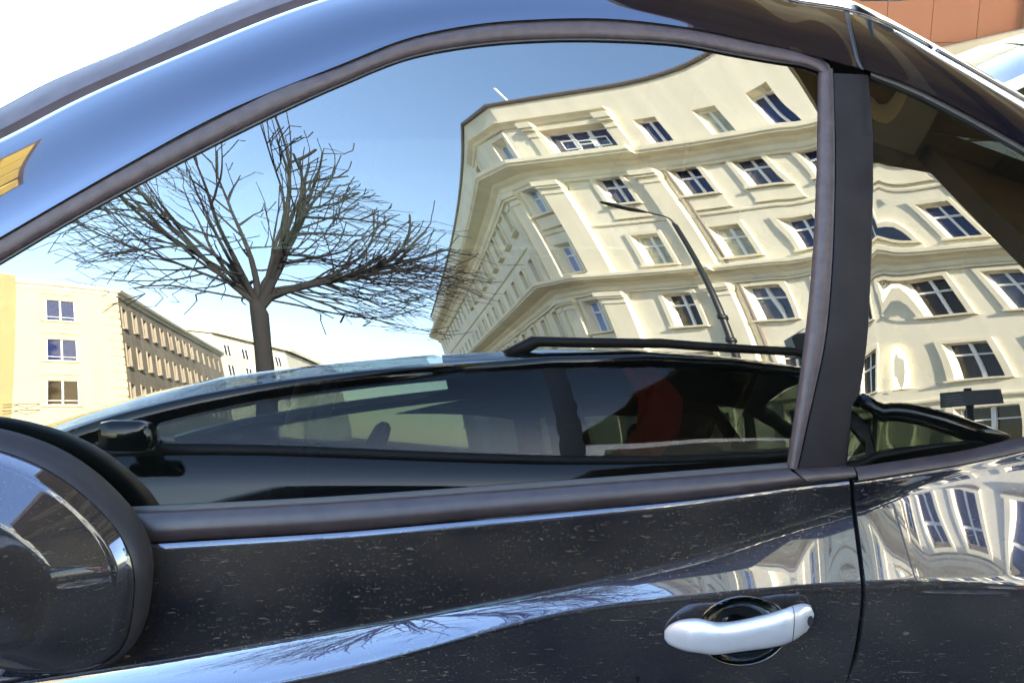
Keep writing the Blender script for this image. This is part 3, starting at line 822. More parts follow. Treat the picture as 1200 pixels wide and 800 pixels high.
mb = MB(); mb.box(3.604, 3.72, -.10, .04, 0, 3.4, Wm()); mb.build('door_frame', TAN, sf)
mb = MB(); mb.box(3.724, 5.4, -.03, .04, 1.75, 3.3, Wm()); mb.build('pane', simple('violet_pane', (.03, .008, .05), .08), sf)
mb = MB(); mb.box(3.724, 5.4, -.06, .04, 0, 1.745, Wm()); mb.build('panel', TAN, sf)
mb = MB(); P0, P1 = Wm() @ Vector((.9, -.1, 1.30)), Wm() @ Vector((3.36, -.1, 1.86)); q = Vector((0, -.35, 0)); u = Vector((0, 0, .13))
mb.add([P0, P1, P1 + q, P0 + q, P0 + u, P1 + u, P1 + q + u, P0 + q + u], [(0, 1, 2, 3), (4, 5, 6, 7), (0, 1, 5, 4), (2, 3, 7, 6), (0, 3, 7, 4), (1, 2, 6, 5)]); mb.build('ledge', TAN, sf)
# outlines measured on the car side: (x, z) in metres along the side, or (x, y, z)
TOP = np.array([[-0.6645,1.1472],[-0.6285,1.1672],[-0.5392,1.2185],[-0.4593,1.2644],[-0.3797,1.3068],[-0.2938,1.3503],[-0.1838,1.4005],[-0.1112,1.4287],[-0.0467,1.4411],[0.0376,1.4478],[0.1128,1.448],[0.1908,1.4432],[0.2508,1.4326],[0.2995,1.4243],[0.3317,1.4192],[0.3452,1.414]])
TOPOUT = np.array([[-0.6636,1.1728],[-0.6277,1.1936],[-0.5387,1.2439],[-0.4097,1.3166],[-0.3002,1.3741],[-0.2504,1.3988],[-0.184,1.421],[-0.1113,1.449],[-0.0374,1.4639],[0.0377,1.4698],[0.1131,1.4703],[0.1913,1.4623],[0.2642,1.4485],[0.3374,1.4313],[0.3547,1.4225],[0.36,1.4122]])
BOT = np.array([[-0.673,0.9532],[-0.4951,0.953],[-0.3967,0.9558],[-0.1851,0.9639],[0.0,0.9752],[0.1862,0.9875],[0.3007,0.9953]])
BLOW = np.array([[-0.6747,0.9113],[-0.4966,0.916],[-0.3896,0.9221],[-0.1857,0.9311],[-0.0121,0.9454],[0.1866,0.9613],[0.3276,0.978],[0.3751,0.9836]])
RIGHT = np.array([[0.3007,0.9953],[0.3165,1.1104],[0.3268,1.191],[0.3336,1.2626],[0.3401,1.3439],[0.3452,1.414]])
PL = np.array([[0.3111,0.9951],[0.3261,1.0649],[0.3402,1.1281],[0.3489,1.1998],[0.3537,1.2624],[0.3576,1.3256],[0.36,1.4122]])
PR = np.array([[0.3718,0.9977],[0.3792,1.0596],[0.3886,1.1275],[0.3937,1.1993],[0.398,1.2621],[0.4026,1.3437],[0.4026,1.4103]])
QTOP = np.array([[0.4042,1.4066],[0.4498,1.3888],[0.5006,1.3636],[0.5767,1.3217],[0.6618,1.2726]])
QTOPOUT = np.array([[0.403,1.4159],[0.4507,1.3981],[0.5018,1.3738],[0.5782,1.3327],[0.6634,1.2834]])
QBOT = np.array([[0.3738,0.9962],[0.4287,1.0025],[0.4952,1.0114],[0.5618,1.0251],[0.6481,1.0421]])
QLOW = np.array([[0.375,0.9823],[0.429,0.9895],[0.4956,0.9984],[0.5623,1.0111],[0.6485,1.0273]])
BU = np.array([[-0.6704,0.7534],[-0.5729,0.7683],[-0.3809,0.7937],[-0.1887,0.8272],[-0.0751,0.849],[0.0234,0.8664],[0.1628,0.8949],[0.2881,0.93],[0.367,0.9489],[0.3904,0.9558],[0.4298,0.9764],[0.4838,0.9852],[0.5468,0.9929],[0.6278,1.0007]])
BL = np.array([[-0.6646,0.7157],[-0.5679,0.7307],[-0.3631,0.7614],[-0.1869,0.7939],[-0.0464,0.831],[0.0645,0.8574],[0.1839,0.8696],[0.2864,0.8786],[0.3684,0.8856],[0.3939,0.8876],[0.4304,0.8896],[0.4751,0.8916],[0.5497,0.8876],[0.6329,0.8816]])
SHUT = np.array([[0.3671,0.9998],[0.3718,0.9743],[0.3778,0.9094],[0.3817,0.8479],[0.38,0.7954],[0.3725,0.7418],[0.3529,0.6759],[0.3279,0.6083]])
HG = np.array([[0.1674,0.8137],[0.1733,0.8289],[0.1957,0.839],[0.2276,0.837],[0.2725,0.847],[0.3036,0.859],[0.3174,0.856],[0.3257,0.841],[0.3241,0.8239],[0.2929,0.8117],[0.2476,0.8036],[0.2019,0.7984],[0.1743,0.8005]])
MIR = np.array([[-0.3507,0.9563],[-0.3558,0.9247],[-0.3641,0.8954],[-0.3785,0.8741],[-0.4048,0.8629],[-0.4555,0.8619],[-0.505,0.8713],[-0.5875,0.8833],[-0.6665,0.9156],[-0.6993,0.9697],[-0.6877,1.0397],[-0.6394,1.0908],[-0.5563,1.1142],[-0.4781,1.1033],[-0.4325,1.0823],[-0.388,1.0432],[-0.3607,1.0032],[-0.3515,0.9768]])
FRAME = np.array([[[-0.6636,1.0881,1.1728],[-0.6611,1.0941,1.1928],[-0.6644,1.1017,1.2108],[-0.669,1.1117,1.2286],[-0.6753,1.1243,1.2462],[-0.6837,1.1405,1.2636],[-0.6949,1.1615,1.2808]],[[-0.6277,1.0933,1.1936],[-0.6247,1.0994,1.2135],[-0.6272,1.1071,1.2316],[-0.6309,1.117,1.2495],[-0.6362,1.1296,1.2672],[-0.6433,1.1457,1.2849],[-0.653,1.1664,1.3025]],[[-0.5387,1.1072,1.2439],[-0.5363,1.1128,1.2612],[-0.5385,1.1198,1.2771],[-0.5416,1.1288,1.293],[-0.5458,1.1402,1.3088],[-0.5515,1.1547,1.3245],[-0.5591,1.1732,1.3404]],[[-0.4097,1.1312,1.3166],[-0.4149,1.1356,1.3288],[-0.4236,1.1413,1.3402],[-0.4331,1.149,1.3516],[-0.4435,1.159,1.363],[-0.4551,1.172,1.3744],[-0.4684,1.189,1.386]],[[-0.3002,1.1548,1.3741],[-0.3089,1.1581,1.3831],[-0.3202,1.1628,1.3918],[-0.332,1.1693,1.4006],[-0.3444,1.1779,1.4094],[-0.3579,1.1892,1.4184],[-0.3726,1.2042,1.4275]],[[-0.184,1.18,1.421],[-0.1936,1.1833,1.4298],[-0.2048,1.1883,1.4388],[-0.2163,1.1951,1.4478],[-0.2283,1.2041,1.457],[-0.241,1.2161,1.4664],[-0.2547,1.2319,1.4762]],[[-0.1113,1.1971,1.449],[-0.1199,1.2004,1.4573],[-0.1295,1.2052,1.4659],[-0.1392,1.2117,1.4747],[-0.1493,1.2203,1.4836],[-0.1598,1.2317,1.4929],[-0.171,1.2468,1.5025]],[[-0.0374,1.211,1.4639],[-0.0434,1.2151,1.4731],[-0.0498,1.2208,1.4828],[-0.0562,1.2282,1.4926],[-0.0629,1.2379,1.5027],[-0.0697,1.2505,1.5132],[-0.0769,1.2671,1.5241]],[[0.0377,1.2224,1.4698],[0.0344,1.2273,1.4797],[0.0314,1.2341,1.4902],[0.0284,1.2427,1.5008],[0.0254,1.2538,1.5118],[0.0225,1.2682,1.5232],[0.0195,1.2873,1.5352]],[[0.1131,1.2317,1.4703],[0.1096,1.2369,1.4803],[0.107,1.2441,1.4908],[0.1046,1.2533,1.5016],[0.1023,1.2651,1.5127],[0.1003,1.2804,1.5243],[0.0985,1.3011,1.5365]],[[0.1913,1.2375,1.4623],[0.1874,1.243,1.4726],[0.1849,1.2507,1.4833],[0.1828,1.2605,1.4943],[0.181,1.273,1.5057],[0.1797,1.2895,1.5175],[0.1791,1.3119,1.5301]],[[0.2642,1.2395,1.4485],[0.2608,1.2451,1.4585],[0.2595,1.2528,1.4688],[0.2586,1.2626,1.4793],[0.2582,1.2752,1.4901],[0.2586,1.2918,1.5013],[0.2601,1.3146,1.5132]],[[0.3374,1.2392,1.4313],[0.3329,1.2448,1.4409],[0.3311,1.2524,1.4508],[0.3297,1.262,1.4608],[0.329,1.2742,1.4711],[0.3292,1.2904,1.4818],[0.3309,1.3127,1.493]],[[0.397,1.2348,1.4159],[0.3931,1.2413,1.4265],[0.3924,1.25,1.4372],[0.3925,1.261,1.448],[0.3935,1.2752,1.4592],[0.3958,1.2941,1.4707],[0.4005,1.321,1.4829]],[[0.4507,1.2323,1.3981],[0.4452,1.2386,1.4091],[0.4435,1.2472,1.42],[0.4425,1.2581,1.4311],[0.4425,1.2722,1.4424],[0.4442,1.2912,1.454],[0.4487,1.3189,1.4664]],[[0.5018,1.2261,1.3738],[0.4959,1.2322,1.3846],[0.4941,1.2404,1.3952],[0.4931,1.2507,1.4058],[0.4932,1.264,1.4167],[0.495,1.2819,1.4277],[0.4999,1.3084,1.4392]],[[0.5782,1.2142,1.3327],[0.572,1.2201,1.3434],[0.5704,1.228,1.3536],[0.5697,1.2378,1.3637],[0.5703,1.2504,1.374],[0.5727,1.2675,1.3843],[0.5787,1.2927,1.3947]],[[0.6634,1.199,1.2834],[0.6576,1.2047,1.2939],[0.6571,1.2122,1.3033],[0.6576,1.2215,1.3127],[0.6594,1.2334,1.3221],[0.6633,1.2495,1.3313],[0.6711,1.2731,1.3403]]])
SEAL = np.array([[[-0.6949,1.1615,1.2808],[-0.7351,1.2385,1.3133]],[[-0.653,1.1664,1.3025],[-0.6925,1.2368,1.3308]],[[-0.5591,1.1732,1.3404],[-0.6156,1.247,1.3629]],[[-0.4684,1.189,1.386],[-0.5336,1.2674,1.4065]],[[-0.3726,1.2042,1.4275],[-0.4415,1.2784,1.4448]],[[-0.2547,1.2319,1.4762],[-0.3316,1.316,1.4961]],[[-0.171,1.2468,1.5025],[-0.2437,1.3378,1.5286]],[[-0.0769,1.2671,1.5241],[-0.1448,1.37,1.5589]],[[0.0195,1.2873,1.5352],[-0.0319,1.4114,1.5785]]])
# ------------------------------------------------------------------ the near car: side surfaces
GC = [0.0451, 0.2613, -0.0137, 0.1834, 0.2848, 0.0278, -0.0159, 0.325, -0.0168, 0.0598, -0.2099, 0.1452, -0.1331, -0.492]
GE = [(1,0),(0,1),(2,0),(1,1),(0,2),(3,0),(2,1),(1,2),(0,3),(4,0),(3,1),(2,2),(1,3),(0,4)]
QC = [0.0468, 0.3368, 0.0658, 0.1097, 0.4028, 0.4089, 0.9404, -0.0991]
QE = [(1,0),(0,1),(2,0),(1,1),(0,2),(2,1),(1,2),(0,3)]
def Gs(x, z): return 1.13 + sum(k * x ** i * (z - 1.18) ** j for k, (i, j) in zip(GC, GE)) - .00018 * np.exp(-np.clip(.345 - x + .12 * (z - 1.414), 0, 1) / .014) - .23 * np.clip(z - 1.375, 0, 1) ** 2 * np.clip((x - .08) / .18, 0, 1) ** 2     # front side glass
def Qs(x, z): return 1.145 + sum(k * (x - .42) ** i * (z - 1.18) ** j for k, (i, j) in zip(QC, QE)) - .0006 * np.exp(-np.clip(x - .395, 0, 1) / .016) + .00010 * np.sin(z * 62 + x * 20) * np.exp(-np.clip(x - .395, 0, 1) / .05)   # rear side glass

def curve(P, n, smooth=0):
    """resample a polyline (k dims) by arc length through a centripetal-ish cubic"""
    P = np.asarray(P, float)
    d = np.r_[0, np.cumsum(np.maximum(np.linalg.norm(np.diff(P, axis=0), axis=1), 1e-6))]
    t = np.linspace(0, d[-1], n)
    return pchip(d, P, t)
def pchip(d, P, t):
    P = P.reshape(len(d), -1)
    h = np.diff(d)[:, None]; s = np.diff(P, axis=0) / h
    m = np.empty_like(P); m[0] = s[0]; m[-1] = s[-1]
    m[1:-1] = (s[:-1] * h[1:] + s[1:] * h[:-1]) / (h[1:] + h[:-1])
    i = np.clip(np.searchsorted(d, t, 'right') - 1, 0, len(d) - 2)
    H = (d[i + 1] - d[i])[:, None]; u = ((t - d[i])[:, None]) / H
    a, b = 2 * u**3 - 3 * u**2 + 1, u**3 - 2 * u**2 + u
    c, e = -2 * u**3 + 3 * u**2, u**3 - u**2
    return a * P[i] + b * H * m[i] + c * P[i + 1] + e * H * m[i + 1]
def sm(P, x, s=.05):
    """smooth z(x) through points, gaussian-filtered so reflections stay calm"""
    P = np.asarray(P); P = P[np.argsort(P[:, 0])]
    gx = np.linspace(-1.1, 1.2, 461)
    gy = np.interp(gx, P[:, 0], P[:, 1])
    lo = gx < P[0, 0]; hi = gx > P[-1, 0]
    gy[lo] = P[0, 1] + (gx[lo] - P[0, 0]) * (P[1, 1] - P[0, 1]) / (P[1, 0] - P[0, 0])
    gy[hi] = P[-1, 1] + (gx[hi] - P[-1, 0]) * (P[-1, 1] - P[-2, 1]) / (P[-1, 0] - P[-2, 0])
    k = np.exp(-.5 * (np.arange(-60, 61) * .005 / s) ** 2); k /= k.sum()
    pad = np.r_[2 * gy[0] - gy[60:0:-1], gy, 2 * gy[-1] - gy[-2:-62:-1]]
    return np.interp(x, gx, np.convolve(pad, k, 'valid'))

near = thing('black_car', 'near black car with dusty paint, silver door handle and mirror bright side windows', 'car', (0.1, 1.9, 0))
on = lambda f, xz, o: [(x, f(x, z) - o, z) for x, z in xz]

# side glass (runs 8 mm under the trim)
mb = MB()
tp = curve(np.vstack([[-.735, 1.106], TOP]), 70); bt = curve(np.vstack([[-.735, .955], BOT]), 70)
G_ = []
for a, b in zip(tp, bt):
    G_.append([(x, Gs(x, z), z) for x, z in [(a * t + b * (1 - t)) + np.array([0.012 * max(0, (a[0] - .2) / .14), 0]) for t in np.linspace(-.03, 1.03, 46)]])
mb.grid(G_)
mb.build('side_window', GLASS, near, smooth=True)

def strip(name, A, B, f, offs, mat, n=80, ts=None, parent=near):
    """moulded strip between two curves with a rounded cross-section"""
    a, b = curve(A, n), curve(B, n)
    ts = np.linspace(0, 1, len(offs)) if ts is None else ts
    m = MB(); m.grid([[(x, f(x, z) - o, z) for (x, z), o in zip([p * (1 - t) + q * t for t in ts], offs)] for p, q in zip(a, b)])
    return auto_smooth(m.build(name, mat, parent), 50)
strip('window_trim', TOP, TOPOUT, Gs, [-.004, .004, .0065, .0085, .0085, .007, .0], TRIM, 110, [0, .03, .12, .35, .7, .86, .90])
strip('seal', TOP + (TOPOUT - TOP) * -.10, TOP + (TOPOUT - TOP) * .05, Gs, [.001, .004, .004], RUBBER, 110, [0, .4, 1])
strip('seal', BOT + np.array([0, .0045]), BOT + np.array([0, -.001]), Gs, [.001, .004, .004], RUBBER, 80, [0, .4, 1])
strip('seal', TOP + (TOPOUT - TOP) * .88, TOP + (TOPOUT - TOP) * 1.10, Gs, [.0005, .0005], RUBBER, 110)
strip('window_trim', RIGHT, PL[:6].tolist() + [[.361, 1.418]], Gs, [-.004, .004, .0065, .0085, .0085, .007, .0], TRIM, 50, [0, .05, .2, .45, .8, .95, 1])
strip('pillar_cover', PL, PR, lambda x, z: Gs(x, z), [.0, .0045, .0055, .0060, .0060, .0055, .002], PILLAR, 50, [0, .03, .15, .4, .7, .95, 1])
strip('belt_trim', BOT, BLOW[:-1], Gs, [-.004, .004, .0095, .013, .0145, .0145, .012, .010, .004], BELT, 90, [0, .03, .12, .3, .5, .68, .80, .93, 1])
strip('belt_trim', [[.3045, .9955], [.3718, .9977]], [[.3276, .978], [.3751, .9836]], Gs, [-.004, .004, .0095, .013, .0145, .0145, .012, .010, .004], BELT, 12, [0, .03, .12, .3, .5, .68, .80, .93, 1])

# rear side glass and its seals
qt, qb = curve(np.vstack([[.397, 1.4092], QTOP, [.80, 1.185]]), 50), curve(np.vstack([[.365, .9955], QBOT, [.80, 1.075]]), 50)
mb = MB(); mb.grid([[(x, Qs(x, z) + .002, z) for x, z in [a * t + b * (1 - t) for t in np.linspace(-.02, 1.02, 40)]] for a, b in zip(qt, qb)])
mb.build('rear_side_window', GLASS_REAR, near, smooth=True)
strip('seal', QTOP, QTOPOUT, Qs, [-.003, .004, .005, .003], RUBBER, 60)
strip('seal', QBOT, QLOW, Qs, [-.003, .006, .009, .010, .006], BELT, 60)

# painted frame over the windows: bicubic through the measured grid
def frame_pt(i0, i1, n, m=22):
    Gd = FRAME
    ti = np.linspace(i0, i1, n)
    d = np.arange(len(Gd), dtype=float)
    A = pchip(d, Gd.reshape(len(Gd), -1), ti).reshape(n, Gd.shape[1], 3)
    k = np.arange(Gd.shape[1], dtype=float)
    return np.stack([pchip(k, A[i], np.linspace(0, Gd.shape[1] - 1, m)) for i in range(n)])
SEAM = 12.93
A1 = frame_pt(0, SEAM - .05, 120); A2 = frame_pt(SEAM + .05, 17, 60)
def rolled(A, end):
    """edge turned in at the seam"""
    e = A[end].copy(); e[:, 1] += .012
    return np.concatenate([A, e[None]]) if end == -1 else np.concatenate([e[None], A])
for A, end in ((A1, -1), (A2, 0)):
    A = rolled(A, end)
    e = A[:, -1].copy(); e[:, 1] += .012; A = np.concatenate([A, e[:, None]], axis=1)
    e = A[:, 0].copy(); e[:, 1] += .014; A = np.concatenate([e[:, None], A], axis=1)
    mb = MB(); mb.grid([[tuple(p) for p in r] for r in A]); auto_smooth(mb.build('roof_side', PAINT_CLEAN, near), 50)
e0, e1 = frame_pt(SEAM - .06, SEAM + .06, 2)
mb = MB(); mb.grid([[tuple(p + np.array([0, .003, 0])) for p in e0], [tuple((p + q) / 2 + np.array([0, -.001, 0])) for p, q in zip(e0, e1)], [tuple(p + np.array([0, .003, 0])) for p in e1]]); mb.build('seal', RUBBER, near, smooth=True)

# windscreen seal, windscreen, roof skin, roof moulding
sA, sB = curve(SEAL[:, 0], 60), curve(SEAL[:, 1], 60)
mb = MB(); rows = []
for p, q in zip(sA, sB):
    v = q - p
    rows.append([tuple(p + np.array([0, .012, 0])), tuple(p + v * .06 + np.array([0, .008, -.006])), tuple(p + v * .14 + np.array([0, .004, -.006])), tuple(p + v * .2 + np.array([0, -.002, .002])), tuple(p + v * .45 + np.array([0, -.003, .003])), tuple(p + v * .8 + np.array([0, -.002, .001])), tuple(q + np.array([0, .004, -.004]))])
mb.grid(rows); auto_smooth(mb.build('windscreen_seal', SCREENSEAL, near), 60)
mb = MB(); rows = []
for i, q in enumerate(sB):
    t = i / 59
    w = 2 * (1.98 - q[1])
    r = []
    for u in np.linspace(0, 1, 40):
        y = q[1] + w * u
        bow = 4 * u * (1 - u)
        r.append((q[0] - (.20 - .05 * t) * bow, y, q[2] + (.10) * bow - .004))
    rows.append(r)
base = [(x - .42 - .05 * i / 39, y, z - .30) for i, (x, y, z) in enumerate(rows[0])]
rows = [[tuple(np.array(b) * (1 - k) + np.array(a) * k) for a, b in zip(rows[0], base)] for k in (0, .5)] + rows
mb.grid(rows); mb.build('windscreen', GLASS_NEARSCREEN, near, smooth=True)
ro = frame_pt(8, 17, 60, 22)[:, -1]
mb = MB(); rows = []
for p in ro:
    r = []
    for s in (0, .012, .03, .06, .10, .16, .24, .36, .55, .8, 1.05, 1.25, 1.4):
        rise = .040 * (1 - math.exp(-s / .10)) + .012 * math.sin(min(1, s / 1.4) * math.pi)
        r.append((p[0], p[1] + .004 + s, p[2] + rise + .001))
    rows.append(r)
mb.grid(rows); mb.build('roof', PAINT_CLEAN, near, smooth=True)
mb = MB(); mb.tube([tuple(p + np.array([0, .006, .002])) for p in frame_pt(9, 15.0, 50, 22)[:, -1]], .0028, 8); mb.build('roof_moulding', PAINT_CLEAN, near, smooth=True)
mb = MB(); mb.tube([tuple(p + np.array([0, .006, .002])) for p in frame_pt(15.05, 17, 30, 22)[:, -1]], .0028, 8); mb.build('roof_moulding', PAINT_CLEAN, near, smooth=True)
an = MB(); an.bevbox(-.03, .035, -.02, .02, 0, .018, .007, Matrix.Translation((.462, 1.39, 1.500))); an.tube([(.462, 1.39, 1.515), (.482, 1.39, 1.545), (.56, 1.39, 1.66)], [.007, .005, .003], 8)
auto_smooth(an.build('aerial', RUBBER, near), 60)

# door and rear wing: profile integrated downward from the belt
ZBP = np.vstack([BLOW[:-1], [[.3751, .9805]], QLOW[1:]])
def body_y(x, z):
    """x, z arrays of equal shape [nx, nz], z descending along axis 1 from the belt line"""
    zb = z[:, :1]; w = zb - z
    bu, bl = sm(BU, x[:, :1]) - .008, sm(BL, x[:, :1]) - .012
    c, h = (bu + bl) / 2, np.maximum((bu - bl) / 2, .012)
    u = (bu - z) / (2 * h)                      # 0 at the top of the shoulder crease, 1 at its sharp lower edge
    ss = lambda a: np.clip(a, 0, 1) ** 2 * (3 - 2 * np.clip(a, 0, 1))
    top = 26.0 + 8.0 / (1 + np.exp((x + .02) * 22)) + 3.0 * ss((x - .40) / .14)
    t_up = 3.2 + 19.4 * ss((u + .27) / .30) + (top - 22.6) * np.clip((u - .02) / .88, 0, 1)
    low = ss((u - .90) / .22)
    tau = 38 * np.exp(-(w / .0042) ** 2) + t_up * (1 - low) - 3.0 * low
    tau = tau + .35 * np.sin(x * 23 + z * 9) * np.sin(z * 41 + x * 4) * .6
    sl = np.tan(np.radians(tau))
    dz = -np.diff(z, axis=1)
    out = np.concatenate([np.zeros_like(zb), np.cumsum((sl[:, 1:] + sl[:, :-1]) / 2 * dz, axis=1)], axis=1)
    xb = x[:, :1]
    y0 = np.where(xb < .30, Gs(xb, zb), np.where(xb > .44, Qs(xb, zb), 0)) - .010
    xt = np.clip(xb, 0, None); tuck = np.where(xt < .375, .06 * xt ** 2, .06 * .375 ** 2 + .045 * (xt - .375))
    k = np.clip((xb - .30) / .14, 0, 1); k = k * k * (3 - 2 * k)
    y0 = Gs(np.minimum(xb, .5), zb) * (1 - k) + Qs(np.maximum(xb, .25), zb) * k - .010
    return y0 + tuck - out
ZLOW = .42
wgrid = np.r_[np.linspace(0, .02, 16), np.linspace(.022, .34, 130), np.linspace(.35, 1, 30) * .56]
def shut(z): 
    P = SHUT[::-1]; return sm(np.c_[P[:, 1], P[:, 0]], z, .02) if False else np.interp(z, P[:, 1], P[:, 0])
def panel(x_of, nx):
    X_ = np.empty((nx, len(wgrid))); Z_ = np.empty_like(X_)
    for i in range(nx):
        u = i / (nx - 1)
        x = x_of(u, .9)
        for _ in range(2): zb = sm(ZBP, x, .035); x = x_of(u, zb)
        Z_[i] = np.maximum(zb - wgrid, ZLOW - 1e-4 * np.arange(len(wgrid)))
        X_[i] = [x_of(u, z) for z in Z_[i]]
    Y_ = body_y(X_, Z_)
    return X_, Y_, Z_
GAP = .0026
sh_s = np.interp(np.linspace(.4, 1.05, 131), SHUT[::-1, 1], SHUT[::-1, 0]); kk = np.hanning(15); kk /= kk.sum()
sh_s = np.convolve(np.r_[np.full(7, sh_s[0]), sh_s, np.full(7, sh_s[-1])], kk, 'valid')
shutx = lambda z: float(np.interp(z, np.linspace(.4, 1.05, 131), sh_s))
CUPC, CUPR = np.array([.2535, .8185]), np.array([.049, .042])
dx = panel(lambda u, z: -.80 + (shutx(z) - GAP + .80) * u, 190)
qx = panel(lambda u, z: shutx(z) + GAP + (.95 - shutx(z)) * u, 90)
for nm, (X_, Y_, Z_), end in (('door', dx, -1), ('rear_wing', qx, 0)):
    P = np.stack([X_, Y_, Z_], -1)
    e = P[end].copy(); s = 1 if end == -1 else -1
    e1 = e.copy(); e1[:, 0] += s * .0005; e1[:, 1] += .0009
    e2 = e1.copy(); e2[:, 1] += .018; e2[:, 0] += s * .0003
    P = np.concatenate([P, e1[None], e2[None]]) if end == -1 else np.concatenate([e2[None], e1[None], P])
    mb = MB(); mb.grid([[tuple(p) for p in r] for r in P])
    if nm == 'door':
        keep = []
        V = np.array(mb.v)
        for f in mb.f:
            c = V[list(f)].mean(0)
            if (((c[[0, 2]] - CUPC) / CUPR) ** 2).sum() > 1: keep.append(f)
        mb.f = keep
    o = auto_smooth(mb.build(nm, PAINT, near), 40)
    if nm == 'door': door = o
DX, DY, DZ = dx
def door_y(x, z):
    i = int(np.clip(np.searchsorted(DX[:, 60], x), 1, len(DX) - 1))
    f = (x - DX[i - 1, 60]) / (DX[i, 60] - DX[i - 1, 60])
    g = lambda k: np.interp(z, DZ[k, ::-1], DY[k, ::-1])
    return float(g(i - 1) * (1 - f) + g(i) * f)
# dark lining behind the shut line
zz = np.linspace(.46, 1.0, 40)
mb = MB(); mb.grid([[(shutx(z) + d, door_y(min(shutx(z) - .006, .37), min(z, .97)) + .017, z) for z in zz] for d in (-.02, .02)]); mb.build('seal', RUBBER, near)

# handle: bowl let into the door, grip across it
th = np.linspace(0, 2 * math.pi, 65)[:-1]
rows = []
for r, dep in ((1.05, .0005), (1.04, -.0010), (1.02, -.0014), (.995, -.0002), (.97, .006), (.88, .016), (.74, .026), (.55, .033), (.3, .037), (.02, .038)):
    rows.append([(CUPC[0] + CUPR[0] * r * math.cos(a), door_y(CUPC[0] + CUPR[0] * max(r, 1.0) * math.cos(a), CUPC[1] + CUPR[1] * max(r, 1.0) * math.sin(a)) * (1 if r > .5 else 0) + (0 if r > .5 else np.mean([rows[-1][k][1] for k in range(64)]) - (.033 if r > .2 and r < .5 else .037)) + dep, CUPC[1] + CUPR[1] * r * math.sin(a)) for a in th])
mb = MB(); mb.grid(rows, closed_v=True); mb.build('handle_bowl', PAINT_DARK, door, smooth=True)
xs = np.linspace(.1674, .3262, 44)
top_ = pchip(np.array([.1674, .1700, .1755, .1957, .2276, .2725, .3036, .3174, .3240, .3262]), np.array([.8175, .8235, .8295, .839, .838, .8475, .8565, .8555, .850, .8435]), xs)[:, 0]
bot_ = pchip(np.array([.1674, .1700, .1755, .2019, .2476, .2929, .3130, .3225, .3262]), np.array([.8065, .8025, .8000, .7985, .8036, .8115, .8185, .8260, .8380]), xs)[:, 0]
mb = MB(); rows = []
for x, zt, zb_ in zip(xs, top_, bot_):
    u = (x - xs[0]) / (xs[-1] - xs[0])
    lift = .020 * min(1, 3.2 * u, 3.6 * (1 - u) + .25) ** .8
    zc, hh = (zt + zb_) / 2 + .0035, max((zt - zb_) / 2 * .92, .0005)
    yd = door_y(x, zc)
    thk = .0105 * min(1, 5 * u + .2, 5 * (1 - u) + .35)
    ring = []
    for a in np.linspace(0, 2 * math.pi, 25)[:-1]:
        ca, sa = math.cos(a), math.sin(a)
        e = .72
        ring.append((x, yd - lift - .002 - thk * math.copysign(abs(ca) ** e, ca), zc + hh * math.copysign(abs(sa) ** .85, sa)))
    rows.append(ring)
mb.grid(rows, closed_v=True)
for r in (rows[0], rows[-1]): mb.add(r, [tuple(range(24))])
mb.build('handle_grip', SILVER, door, smooth=True)
k_ = int(np.argmin(np.abs(xs - .3005)))
cm = np.mean(rows[k_], axis=0)
mb = MB(); mb.grid([[(x_, cm[1] + (p[1] - cm[1]) * 1.03, cm[2] + (p[2] - cm[2]) * 1.02) for p in rows[k_]] for x_ in (xs[k_] - .0004, xs[k_] + .0004)], closed_v=True); mb.build('grip_seam', RUBBER, door)
mb = MB(); yl = door_y(.3195, .843) - .0135
mb.grid([[(.3200 + .0032 * r * math.cos(a), yl - .0075 * r ** 0 + .0, .8425 + .0062 * r * math.sin(a)) for a in th[::4]] for r in (.03, 1.0)], closed_v=True); mb.build('lock', RUBBER, door)

# folded wing mirror, outer shell towards the street
MIR = np.c_[MIR[:, 0] * 1.084, 1.41 + (MIR[:, 1] - 1.41) * 1.084 - .016 - .012 * np.clip((MIR[:, 1] - 1.0) / .1, 0, 1)]
cen = np.array([-.563, .950])
mp = np.array(MIR.tolist() + [MIR[0].tolist()])
ol = curve(mp, 73)[:-1]
mb = MB(); rows = []
lean = lambda x, z: .9 * (Gs(np.clip(x, -.6, 0), np.clip(z, .92, 1.3)) - 1.074)
for r, y in ((.02, 1.064), (.90, 1.064), (.96, 1.060), (.99, 1.052), (1.0, 1.040), (.995, 1.024), (.985, 1.013), (.965, 1.0085), (.96, 1.0105)):
    rows.append([(*(lambda q: (q[0], y + lean(*q), q[1]))(cen + (p - cen) * r),) for p in ol])
mb.grid(rows, closed_v=True); auto_smooth(mb.build('mirror_rim', MIRROR_RIM, near), 60)
mb = MB(); rows = []
def shell(r): return 1.010 - .016 * (1 - np.clip((r - .89) / .07, 0, 1) ** 1.4) - .036 * (1 - np.clip((r - .62) / .26, 0, 1)) - .006 * (1 - np.clip(r / .62, 0, 1) ** 2)
for r in np.r_[np.linspace(.96, .87, 9), np.linspace(.86, .57, 20), np.linspace(.54, .02, 10)]:
    rows.append([(q[0], shell(r) - .010 * (1 - r) + lean(*q) * float(np.clip((r - .45) / .45, .15, 1)), q[1]) for q in [cen + (p - cen) * r for p in ol]])
mb.grid(rows, closed_v=True); mb.build('mirror_shell', PAINT, near, smooth=True)
mb = MB(); mb.bevbox(-.80, -.60, 1.03, 1.12, .88, .93, .015); auto_smooth(mb.build('mirror_foot', RUBBER, near), 60)

